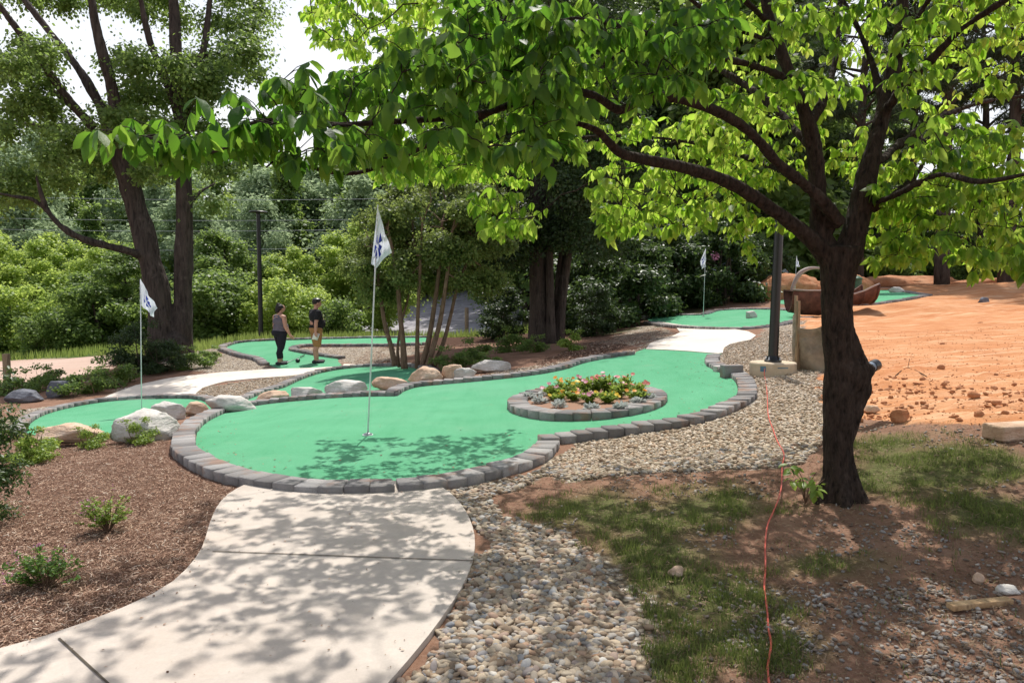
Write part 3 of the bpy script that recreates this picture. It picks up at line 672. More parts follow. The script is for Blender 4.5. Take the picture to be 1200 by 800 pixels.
def patch(mb,a0,a1,z0,z1,r=.339):
    n=8; an=np.linspace(a0,a1,n); V=np.array([(r*math.cos(t),r*math.sin(t),z) for z in (z0,z1) for t in an]); i=np.arange(n-1); mb.add(V,[np.stack([i,i+1,i+1+n,i+n],-1)])
M['stencil']=simple('faded blue stencil',(.10,.20,.27),.8); 
for q in ((-2.45,-2.2,.06,.14),(-1.72,-1.25,.115,.13)):
    mb=MB(); mb.local=True; patch(mb,*q); mb.build('stencil_mark',M['stencil'],ft)
Hh=2.12; root=thing('steel_post','thick black steel post on the round concrete footing left of the near tree trunk','post',FT+np.array([0,0,.185]))
r=.073
mb=MB(); mb.local=True; mb.tube([(0,0,.04),(.045,0,Hh)],[r,r*.9],24); mb.build('pole',M['black'],root,True,autos=.6)
k=MB(); k.local=True; k.lathe([(.125,0),(.125,.022),(.105,.03),(.085,.075),(.075,.09)],(0,0,0),28); k.build('base_flange',M['black'],root,True,autos=.5)
for q in range(4):
    an=q*PI/2+.7; bo=MB(); bo.local=True; bo.lathe([(.016,.02),(.016,.045),(.008,.045),(.008,.075)],(.11*math.cos(an),.11*math.sin(an),0),8); bo.build('bolt',M['steel'],root)
h=MB(); h.local=True; h.lathe([(.072,-.03),(.074,.0),(.05,.02),(.01,.03)],(.045,0,Hh),28); h.build('post_cap',M['black'],root,True,autos=.5)
# small white bollard light by the myrtle
g=G(460,424); bt=thing('bollard_light','short white bollard light at the foot of the multi stem tree','bollard light',g); mb=MB(); mb.local=True; mb.lathe([(.05,0),(.05,.3),(.045,.31)],(0,0,0),14); mb.build('post',M['white_pole'],bt,True,autos=.5); mb=MB(); mb.local=True; mb.lathe([(.06,.31),(.065,.35),(.05,.38),(.01,.39)],(0,0,0),14); mb.build('cap',M['black'],bt,True)

# ------------------------------------------------------------------ orange cord
cd=[(896,432,.19),(895.5,436,.12),(897,446,.012),(899,470,.01),(901,492,.01),(906,508,.01),(912,522,.01),(918,536,.01),(917,552,.012),(915,575,.02),(912,592,.012),(905,606,.012),(900,622,.02),(896,650,.012),(897,675,.012),(896,700,.02),(900,730,.012),(903,752,.012),(901,775,.02),(901,800,.012),(904,840,.012),(915,950,.012)]
pts=[]
for a,b,z in cd:
    g=G(a,max(b,446) if z>.1 else b); 
    if z>.1: pts.append((P(a,b,FT[1]-.345)))
    else: pts.append(g+np.array([0,0,z]))
cp_=catmull(pts,n=8); cp_[:,0]+=.004*np.sin(np.arange(len(cp_))*.37); cp_[20:110,2]+=.022
g0=cp_.copy(); mb=MB(); mb.tube(cp_,.0052,8); tag(mb.build('extension_cord',M['cord'],None,True),'orange red extension cord trailing from the lamp footing down past the tree','cord')

# ------------------------------------------------------------------ silt fence, steel pieces, dirt mounds
def stake(root,p,h,r=.022,mat=None,name='stake'):
    mb=MB(); mb.box((p[0],p[1],p[2]+h/2-.1),(r*2,r*2,h+.2),rz=.3,bev=.003); mb.build(name,mat or M['wood'],root)
fb=Gs([(930,372),(931,392),(933,424),(962,432),(985,437)])
fpoly=np.array([P(931,400,12.9)[:2],P(929,415,11.3)[:2],P(933,424,10.9)[:2],P(962,430,10.6)[:2],P(984,432,10.4)[:2]])
froot=thing('silt_fence','sagging tan silt fence on wooden stakes between steel post and near tree','silt fence',(fpoly[2][0],fpoly[2][1],Tz(*fpoly[2])))
pp=resample(fpoly,.05); n=len(pp); m=18; zz=T(pp[:,0],pp[:,1]); V=[]
for j in range(m):
    t=j/(m-1); sag=.86+.05*np.sin(np.arange(n)*.23)-.14*np.abs(np.sin(np.arange(n)*.16+.5)); off=.05*fbm(np.arange(n)*.13,np.full(n,t*3),s=4)+.03*np.sin(np.arange(n)*.6+t*4)
    V.append(np.stack([pp[:,0]+off,pp[:,1]+off*1.3,zz-.05+sag*t],-1))
V=np.vstack(V); i=(np.arange(m-1)[:,None]*n+np.arange(n-1)).ravel(); me=mesh_np('fabric',V-np.array(froot.location),[np.stack([i,i+1,i+n+1,i+n],-1)],[M['fabric']],True); ob('fabric',me,froot)
for q in (fpoly[0],fpoly[2],fpoly[4]): stake(froot,(q[0],q[1]-.03,Tz(*q)),1.05)
# brown flared steel trough
A=P(925,352,16); 
def trough():
    dt=G(975,370)[1]; print('trough',dt); root=thing('steel_trough','long rust brown steel trough with flared open end behind the near tree','steel trough',G(975,370))
    st=[(928,340,366,0,.30),(945,341,369,0,.30),(965,341,370,0,.30),(985,342,366,.0,.30),(1000,345,358,.02,.28),(1012,341,357,.05,.30),(1022,336,356,.1,.36),(1029,333,356,.15,.42)]
    rings=[]
    for px,y0,y1,dy,rr in st:
        d=dt-(px-975)*.008; rr*=dt/15.2; a=P(px,y0,d); b=P(px,y1,d); h=(a[2]-b[2]); ring=[]
        for t in np.linspace(0,1,9):
            an=PI*t; ring.append((a[0],a[1]+rr*(1-math.cos(an))*.9-.1, b[2]+h*(1-math.sin(an)*1.0) if 0 else a[2]-h*math.sin(an)))
        rings.append(ring)
    V=np.array(rings); nn=V.shape[1]; V2=V.copy(); V2[:,:,2]+=.025; V2[:,:,1]+= .02
    allv=np.vstack([V.reshape(-1,3),V2.reshape(-1,3)])-np.array(root.location); K=len(st); i=(np.arange(K-1)[:,None]*nn+np.arange(nn-1)).ravel(); F=[np.stack([i,i+1,i+nn+1,i+nn],-1),np.stack([i,i+nn,i+nn+1,i+1],-1)+K*nn]
    e=[]; 
    for k in range(K-1):
        for j in (0,nn-1): e.append((k*nn+j,(k+1)*nn+j,(k+1)*nn+j+K*nn,k*nn+j+K*nn))
    for k in (0,K-1):
        for j in range(nn-1): e.append((k*nn+j,k*nn+j+1,k*nn+j+1+K*nn,k*nn+j+K*nn))
    F.append(np.array(e)); ob('shell',mesh_np('shell',allv,F,[M['rust']],True),root)
    rim=MB(); rim.tube(V[:,0,:]+np.array([0,0,.015]),.028,6); rim.build('top_rim',M['rim_fab'],root)
    fl=MB(); fl.tube(V[-1],.03,6); fl.tube(V[-3],.025,6); fl.build('end_flange',M['rust'],root)
trough()
# pale curved beam
cb_=[P(x,y,27) for x,y in ((927,352),(928,340),(932,329),(938,320),(947,315),(957,314),(966,316))]
mb=MB(); mb.tube(catmull(cb_,n=6),np.interp(np.linspace(0,1,37),[0,.5,1],[.045,.09,.03]),10); tag(mb.build('curved_beam',M['rim_fab'],None,True),'pale pinkish curved steel beam rising behind the red dirt pile','beam')
g=G(1003,352); mb=MB(); mb.lathe([(.16,0),(.17,.7),(.19,.72),(.19,.76),(.05,.85)],P(1003,349,G(975,370)[1]+2.2)-np.array([0,0,.1]),16); M['greenp']=simple('dull green plastic',(.03,.10,.06),.5); tag(mb.build('green_canister',M['greenp'],None,True,autos=.6),'small dull green upright canister by the red dirt pile','canister')
# dirt mounds
def mound(name,px,py,wpx,hpx,d,seed,label=None):
    g=P(px,py,d); s=d/FPX; V,F=I4[0].copy(),I4[1]; V=V[:]*1; n_=fbm(V[:,0]*2.5+seed,V[:,1]*2.5,V[:,2]*2.5,s=seed,o=5); V=V*(1+.35*n_[:,None]); V=V*np.array([wpx*s/2,wpx*s/2*.5,hpx*s]); 
    o=ob(name,mesh_np(name,V,[F],[M['rock_r']],True),None,(g[0],g[1],Tz(g[0],g[1]))); return tag(o,label,'dirt pile','piles of dug red clay')
mound('dirt_pile',925,345,90,28,31,3,'red dirt pile behind the silt fence and thick black post')
mound('dirt_pile',1005,338,40,22,30,6,'small red dirt pile above the steel trough')
mound('dirt_pile',1060,336,160,12,38,9,'long low red dirt ridge in front of the dark wood')
mound('dirt_pile',1180,338,120,10,36,12,'broad flat red dirt rise at the far right')
# blue capped pipe stub behind trunk
a=P(1000,440,7.0); b=P(1025,428,7.2); M['bluegrey']=simple('blue grey plastic',(.20,.25,.33),.5); g_=np.array([a[0]-.10,a[1],Tz(a[0],a[1])]); pr_=thing('pipe_stub','blue grey pipe end sticking out just behind the trunk knot','pipe',g_); mb=MB(); mb.tube(catmull([g_-[.04,0,.1],g_+[0,0,(a[2]-g_[2])*.6],a,b],n=6),.05,18); mb.build('pipe',M['bluegrey'],pr_,True,autos=.8); mb=MB(); dv=(b-a)/np.linalg.norm(b-a); mb.tube([b-dv*.05,b+dv*.03],.058,18); mb.build('collar',M['black'],pr_,True,autos=.8)
# posts
g=G(9,455); mb=MB(); mb.box((g[0],g[1],g[2]+.42),(.13,.13,.95),bev=.01); tag(mb.build('fence_post',M['wood']),'short brown wooden post at the left edge by the dirt track','post')
g=G(547,392); mb=MB(); mb.tube([g-[0,0,.2],g+[0,0,1.5]],.11,12); tag(mb.build('fence_post',M['wood'],None,True),'weathered round wooden post between myrtle stems and dark shrub','post')
# putter and ball
a,b=G(331,428),G(352,420); pu=thing('putter','thin golf putter lying on the turf between the two people','putter',a); mb=MB(); mb.tube([a+[0,0,.03],b+[0,0,.05]],.009,6); mb.build('shaft',M['steel'],pu); mb=MB(); mb.box(a+[0,0,.035],(.12,.04,.03),bev=.006); mb.build('head',M['black'],pu); mb=MB(); mb.tube([b+[0,0,.05],b+(b-a)*.25+[0,0,.055]],.015,6); mb.build('grip',M['black'],pu)
g=G(349,425); mb=MB(); mb.lathe([(.03,-.02),(.055,.0),(.07,.03),(.065,.06),(.03,.085),(.01,.09)],g+[0,0,.03],20); tag(mb.build('lane_marker',M['black'],None,True),'small dark domed marker on the turf between the two people','marker')
# power lines
for k,(y0,y1) in enumerate(((226,234),(252,257),(266,268),(292,287))):
    t=np.linspace(0,1,24); pts=np.array([P(-260+900*q,y0+(y1-y0)*q+10*(4*q*(1-q))-6,52) for q in t]); mb=MB(); mb.tube(pts,.018,5); tag(mb.build('power_line',M['steel']),['thin overhead power line, topmost of four','thin overhead power line, second from the top','thin overhead power line, third from the top','thin overhead power line, lowest of four'][k],'power line','power lines across the wooded valley')
# far car
def car():
    g=P(872,343,41); z=Tz(g[0],g[1]); root=thing('parked_car','white and blue car half hidden behind the rhododendron and thick black post','car',(g[0],g[1],z+.0),rz=PI)
    M['carw']=simple('white car paint',(.62,.66,.72),.25); M['glass']=simple('dark car glass',(.02,.035,.07),.1); M['tyre']=simple('tyre rubber',(.02,.02,.02),.9); M['blue']=simple('blue car paint',(.03,.05,.25),.3); M['redl']=simple('red lens',(.4,.02,.02),.3)
    prof=[(-2.1,.35),(-2.15,.75),(-2.0,.95),(-1.5,1.02),(-.9,1.42),(.7,1.45),(1.4,1.05),(2.0,.95),(2.15,.7),(2.1,.35)]
    def ext(p,w,ins=0): 
        V=[(x,s*w,z) for s in (-1,1) for x,z in p]; n=len(p); i=np.arange(n); j=(i+1)%n
        return V,[i[::-1],i+n,np.stack([i,j,j+n,i+n],-1)]
    mb=MB(); mb.local=True; mb.add(*ext(prof,.85)); bd=mb.build('body',M['carw'],root)
    mb=MB(); mb.local=True; mb.add(*ext([(-1.35,1.04),(-.85,1.36),(.62,1.38),(1.2,1.05)],.86)); mb.build('windows',M['glass'],root)
    mb=MB(); mb.local=True; mb.add(*ext([(-2.0,.55),(-2.0,.72),(2.0,.72),(2.0,.55)],.862)); mb.build('side_stripe',M['blue'],root)
    for x in (-1.35,1.35):
        for s in (-1,1):
            wl=bpy.data.objects.new('wheel',None); mb=MB(); mb.local=True; a=np.array([x,s*.76,.33]); b=np.array([x,s*.9,.33]); mb.tube([a,b],.33,20); w_=mb.build('wheel',M['tyre'],root); mb=MB(); mb.local=True; mb.tube([b-[0,s*.01,0],b+[0,s*.012,0]],.19,16); mb.build('rim',M['steel'],w_)
    for s in (-.6,.6):
        mb=MB(); mb.local=True; mb.box((-2.13,s,.8),(.06,.3,.14)); mb.build('tail_light',M['redl'],root)
car()

# ------------------------------------------------------------------ people
def blob(shapes,voxel,mat,name,parent,smooth=2,fold=0):
    bm=bmesh.new()
    for s in shapes:
        if s[0]=='c':
            _,a,b,ra,rb=s; a=Vector(a); b=Vector(b); ax=(b-a); L_=ax.length; q=ax.to_track_quat('Z','Y') if L_>1e-6 else Matrix.Identity(3).to_quaternion()
            r=bmesh.ops.create_icosphere(bm,subdivisions=3,radius=1)
            for v in r['verts']:
                c=v.co.copy(); rad=rb if c.z>0 else ra; v.co=(a if c.z<=0 else b)+q@(c*rad)
        else:
            _,c0,dim,rot=s; R=Matrix.Rotation(rot,3,'Z') if not isinstance(rot,Matrix) else rot
            r=bmesh.ops.create_icosphere(bm,subdivisions=3,radius=1)
            for v in r['verts']: v.co=Vector(c0)+R@Vector((v.co.x*dim[0],v.co.y*dim[1],v.co.z*dim[2]))
    me=bpy.data.meshes.new(name); bm.to_mesh(me); bm.free(); o=bpy.data.objects.new(name,me); C.objects.link(o)
    m=o.modifiers.new('r','REMESH'); m.mode='VOXEL'; m.voxel_size=voxel; m.use_smooth_shade=True
    s_=o.modifiers.new('s','SMOOTH'); s_.iterations=smooth; s_.factor=.5
    dg=bpy.context.evaluated_depsgraph_get(); dg.update(); m2=bpy.data.meshes.new_from_object(o.evaluated_get(dg)); o.modifiers.clear(); o.data=m2; bpy.data.meshes.remove(me)
    if fold:
        co_=np.empty(len(m2.vertices)*3,np.float32); m2.vertices.foreach_get('co',co_); co_=co_.reshape(-1,3); no=np.empty(len(m2.vertices)*3,np.float32); m2.vertices.foreach_get('normal',no); no=no.reshape(-1,3)
        co_+=no*(fold*fbm(co_[:,0]*9,co_[:,1]*9,co_[:,2]*5,s=3))[:,None]; m2.vertices.foreach_set('co',co_.ravel())
    m2.materials.clear(); m2.materials.append(mat)
    for p in m2.polygons: p.use_smooth=True
    m2.update(); 
    if parent: o.parent=parent
    return o
M['skin']=simple('skin',(.50,.27,.19),.55,bump=.05); M['hair']=simple('dark brown hair',(.015,.010,.008),.6,var=.4,scale=40,bump=.8); M['tank']=simple('grey purple knit',(.13,.115,.14),.9); M['legging']=simple('black leggings',(.010,.011,.018),.85); M['tee']=simple('black cotton tee',(.012,.012,.014),.9); M['shorts']=simple('khaki shorts',(.36,.19,.075),.9); M['shoe']=simple('dark shoe',(.03,.03,.035),.7); M['print']=simple('pale shirt print',(.45,.42,.15),.8); M['paper']=simple('white paper',(.78,.78,.76),.8); M['eye']=simple('dark eye',(.01,.01,.01),.3)
def V3(*a): return Vector(a)
def hand(w,dirv,curl,s):  # wrist, direction (down), lateral axis for fingers, scale
    d=Vector(dirv).normalized(); cx=Vector(curl).normalized(); lat=d.cross(cx).normalized(); sh=[('c',w,w+d*.05*s,.026*s,.030*s),('c',w+lat*.018*s+d*.03*s,w+lat*.022*s+d*.085*s,.017*s,.015*s),('c',w-lat*.018*s+d*.03*s,w-lat*.022*s+d*.08*s,.017*s,.015*s)]
    for k,(o,l) in enumerate(((-.033,.060),(-.012,.074),(.011,.080),(.032,.070))):
        b=w+d*.085*s+lat*o*s; m=b+d*l*.5*s+cx*.008*s; e=m+d*l*.38*s+cx*.026*s; sh+=[('c',b,m,.0095*s,.009*s),('c',m,e,.009*s,.0078*s)]
    t0=w+d*.03*s+lat*.03*s; t1=t0+(d*.035+lat*.028+cx*.012)*s; t2=t1+(d*.034+lat*.004+cx*.012)*s; sh+=[('c',t0,t1,.0125*s,.011*s),('c',t1,t2,.011*s,.009*s)]
    return sh
def person(root,H,female,face):
    # local frame: +X = the way the body faces; built 1.0 = metres
    k=H/1.75; hw=.17 if female else .145; sw=.19 if female else .215
    L=lambda x,y,z: V3(x*k,y*k,z*k)
    body=[]
    ft=(.13,-.02) if female else (.02,.10)
    legs=[]
    for s,fx in ((1,.07 if female else .05),(-1,-.09 if female else -.05)):
        hip=L(0,s*.09,.90); kn=L(fx*.6+.015,s*.10,.49); an=L(fx,s*.105,.09); legs.append((s,hip,kn,an,fx))
        body+=[('c',hip,kn,(.098 if female else .088)*k,.062*k),('c',kn,L(fx*.8-.02,s*.103,.35),.058*k,.060*k),('c',L(fx*.8-.02,s*.103,.35),an,.060*k,.040*k),
               ('c',L(fx-.04,s*.105,.045),L(fx+.13,s*.115,.035),.042*k,.034*k)]
    tz=1.44
    body+=[('e',L(-.01,0,.95),(.135*k if female else .12*k,hw*k,.14*k),0),('e',L(.02,0,1.10),((.15 if female else .155)*k,(.155 if female else .16)*k,.16*k),0),('e',L(0.0,0,1.28),(.125*k,(.165 if female else .18)*k,.17*k),0),
           ('c',L(-.01,.13,1.41),L(-.01,-.13,1.41),.062*k,.062*k),('c',L(-.01,0,1.42),L(.015,0,1.54),.055*k,.052*k)]
    # head
    hd=L(.03,0,1.645); body+=[('e',hd+L(0,0,.012),(.096*k,.076*k,.105*k),0),('e',hd+L(.03,0,-.055),(.062*k,.055*k,.062*k),0),('c',hd+L(.09,0,.0),hd+L(.106,0,-.028),.012*k,.015*k),('c',hd+L(.082,-.016,-.062),hd+L(.082,.016,-.062),.011*k,.011*k),
          ('e',hd+L(-.005,.078,-.01),(.02*k,.008*k,.03*k),0),('e',hd+L(-.005,-.078,-.01),(.02*k,.008*k,.03*k),0)]
    arms=[]
    for s in (1,-1):
        sh=L(-.01,s*sw,1.40); el=L((-.09 if s==-1 else .05) if not female else .0,s*(sw+.045),1.12); wr=L(.10 if s==-1 else .02,s*(sw+.05),.88) if female else L(.16 if s==1 else -.10,s*(sw+.04),.88)
        arms.append((s,sh,el,wr)); body+=[('c',sh,el,.052*k,.042*k),('c',el,el+(wr-el)*.3,.042*k,.043*k),('c',el+(wr-el)*.3,wr,.043*k,.027*k)]
        body+=hand(wr,(wr-el),(1,-s*.2,0),k)
    bo=blob(body,.0075,M['skin'],'body',root,2)
    for s in (1,-1):
        mb=MB(); mb.local=True; c_=hd+L(.088,s*.03,.012); mb.V.append(I2[0]*.009*k+np.array(c_)); mb.F={3:[I2[1]]}; mb.n=len(I2[0]); mb.build('eye',M['eye'],root,True)
    if female:
        top=[('e',L(.02,0,1.10),(.165*k,.17*k,.17*k),0),('e',L(0,0,1.26),(.142*k,.178*k,.17*k),0),('c',L(-.01,.11,1.40),L(-.01,-.11,1.40),.068*k,.068*k),('e',L(0,0,1.0),(.16*k,.185*k,.10*k),0)]
        blob(top,.012,M['tank'],'tank_top',root,2,.01)
        lg=[('e',L(-.02,0,.93),(.165*k,.19*k,.14*k),0)]
        for s,hip,kn,an,fx in legs: lg+=[('c',hip,kn,.112*k,.074*k),('c',kn,L(fx*.8-.02,s*.103,.34),.072*k,.069*k),('c',L(fx*.8-.02,s*.103,.34),an+L(0,0,.10),.069*k,.05*k)]
        blob(lg,.012,M['legging'],'leggings',root,2,.008)
        hr=[('e',hd+L(-.028,0,.03),(.098*k,.088*k,.105*k),0),('e',hd+L(-.085,0,-.055),(.05*k,.05*k,.075*k),0),('e',hd+L(-.055,0,.125),(.042*k,.042*k,.035*k),0)]
        blob(hr,.009,M['hair'],'hair',root,1,.015)
    else:
        top=[('e',L(.045,0,1.10),(.175*k,.18*k,.19*k),0),('e',L(0,0,1.28),(.145*k,.195*k,.18*k),0),('c',L(-.01,.14,1.41),L(-.01,-.14,1.41),.072*k,.072*k),('e',L(.01,0,.99),(.16*k,.175*k,.10*k),0)]
        for s,sh,el,wr in arms: top+=[('c',sh,sh+(el-sh)*.62,.066*k,.064*k)]
        tee=blob(top,.012,M['tee'],'t_shirt',root,2,.012)
        lg=[('e',L(-.01,0,.93),(.145*k,.165*k,.13*k),0)]
        for s,hip,kn,an,fx in legs: lg+=[('c',hip,kn+L(0,0,.03),.115*k,.092*k)]
        blob(lg,.012,M['shorts'],'shorts',root,2,.012)
        blob([('e',hd+L(-.012,0,.03),(.098*k,.082*k,.10*k),0)],.009,M['hair'],'hair',root,1,.006)
        blob([('e',hd+L(-.0,0,.085),(.105*k,.09*k,.055*k),0),('e',hd+L(.11,0,.072),(.07*k,.062*k,.009*k),0)],.008,M['black'],'cap',root,1)
        mb=MB(); mb.local=True
        for a_,b_,c_ in ((.17,1.28,.03),(.185,1.2,.045),(.2,1.12,.035),(.175,1.33,.02)): mb.box(L(a_-.035,-.09,b_),(.01,.11*k,c_*k),rz=-.45)
        mb.build('shirt_print',M['print'],root)
    for s,hip,kn,an,fx in legs:
        blob([('c',L(fx-.045,s*.105,.042),L(fx+.15,s*.118,.032),.05*k,.041*k)],.009,M['shoe'],'shoe',root,1)
    return arms
g=G(329,427); wr_=thing('person','woman with dark pinned up hair in grey tank top and black capri leggings','person',g+[0,0,.012],rz=math.radians(48)); person(wr_,1.64,True,0); wr_.scale=(1.36,1.32,1.02); 
g=G(371,425.5); mn=thing('person','man in black cap, black t shirt and khaki shorts holding a white card','person',g+[0,0,.012],rz=math.radians(35)); arms=person(mn,1.78,False,0); mn.scale=(1.24,1.22,1.02)
s,sh,el,wr=arms[1]; mb=MB(); mb.local=True; mb.box((wr.x+.02,wr.y+.05,wr.z-.14),(.14,.006,.19),tilt=Matrix.Rotation(.3,3,'Y')); q=mb.mesh('score_card',M['paper']); o=ob('score_card',q); o.location=mn.location; o.scale=mn.scale; o.rotation_euler=mn.rotation_euler; tag(o,"white score card hanging from the man's near hand",'score card')
# ------------------------------------------------------------------ leaves
# dogwood leaf: folded, pointed, drooping at the tip (unit length, y axis)
def leaf_tpl(w=.5,fold=.10,droop=.22,rows=((0,.0),(.28,.82),(.6,1.0),(.84,.55),(1.0,.0))):
    V=[];ids=[]
    for y,k in rows:
        z=-droop*y*y
        if k==0: ids.append((len(V),)); V.append((0,y,z))
        else: ids.append((len(V),len(V)+1,len(V)+2)); V+=[(-w/2*k,y,z+fold*k),(0,y,z),(w/2*k,y,z+fold*k)]
    tri=[];quad=[]
    for a,b in zip(ids[:-1],ids[1:]):
        if len(a)==1: tri+=[(a[0],b[1],b[0]),(a[0],b[2],b[1])]
        elif len(b)==1: tri+=[(a[0],a[1],b[0]),(a[1],a[2],b[0])]
        else: quad+=[(a[0],a[1],b[1],b[0]),(a[1],a[2],b[2],b[1])]
    return np.array(V),[f for f in (np.array(tri),np.array(quad)) if len(f)]
DOG=leaf_tpl(.56,.09,.28)
CARD=(np.array([(0,0,0),(.36,.5,.06),(0,1,-.08),(-.36,.5,.06)]),[np.array([(0,1,2,3)])])
NEEDLE=(np.array([(0,0,0),(.07,.5,.02),(0,1,-.05),(-.07,.5,.02)]),[np.array([(0,1,2,3)])])
OVAL=leaf_tpl(.42,.05,.15,((0,0),(.35,1),(.75,.85),(1,0)))

def m_dogleaf():
    a=NM('dogwood leaf'); r=a.island(); big=a.noise(.8,a.pos(),2); f=a.math('ADD',a.math('MULTIPLY',r,.5),a.math('MULTIPLY',big,.5))
    c=a.ramp(f,[(.15,(.022,.06,.014)),(.5,(.045,.105,.02)),(.85,(.09,.16,.03))]); b=a.bsdf(c,.5,0,a.bump(a.noise(70,a.pos(),2),.4,.004),.3)
    sp=a.n('ShaderNodeSeparateXYZ'); a.l(a.n('ShaderNodeNewGeometry').outputs['Position'],sp.inputs[0]); dp=a.val(sp.outputs['Y'],3.2,5.4)  # nearer leaves darker, farther ones brighter: canopy shade and backlight put into the colour
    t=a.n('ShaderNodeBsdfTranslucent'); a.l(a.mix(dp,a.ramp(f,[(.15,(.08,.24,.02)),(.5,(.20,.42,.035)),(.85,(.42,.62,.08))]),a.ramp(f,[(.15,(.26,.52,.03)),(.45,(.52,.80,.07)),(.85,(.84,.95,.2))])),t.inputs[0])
    m=a.n('ShaderNodeMixShader'); m.inputs[0].default_value=.58; a.l(b.outputs[0],m.inputs[1]); a.l(t.outputs[0],m.inputs[2]); return a.done(m)
M['dog']=m_dogleaf()
M['lf_mid']=leafmat('mid green leaves',(.06,.11,.03),(.15,.23,.06),(.42,.58,.13),.5)
M['lf_bright']=leafmat('yellow green leaves',(.17,.27,.045),(.33,.44,.09),(.72,.86,.2),.52)
M['lf_dark']=leafmat('dark evergreen leaves',(.016,.036,.014),(.055,.09,.028),(.12,.20,.04),.35)
M['lf_gloss']=leafmat('glossy holly leaves',(.015,.035,.012),(.07,.12,.035),(.18,.28,.06),.35,.42,.3)
M['lf_far']=leafmat('hazy hillside leaves',(.17,.25,.15),(.32,.41,.23),(.52,.64,.36),.5,.7,.1)  # aerial haze put into the leaf colour as a paler green
M['lf_olive']=leafmat('olive wax myrtle leaves',(.05,.085,.02),(.15,.20,.05),(.42,.52,.13),.48,.5)
M['lf_pine']=leafmat('pine needles',(.03,.055,.03),(.08,.11,.05),(.16,.22,.09),.3,.6)
M['lf_silver']=leafmat('silver woolly leaves',(.38,.40,.38),(.62,.64,.62),(.5,.55,.5),.25,.9,.1)
M['lf_lime']=leafmat('lime fresh shoots',(.10,.19,.025),(.26,.36,.06),(.5,.62,.12),.4)

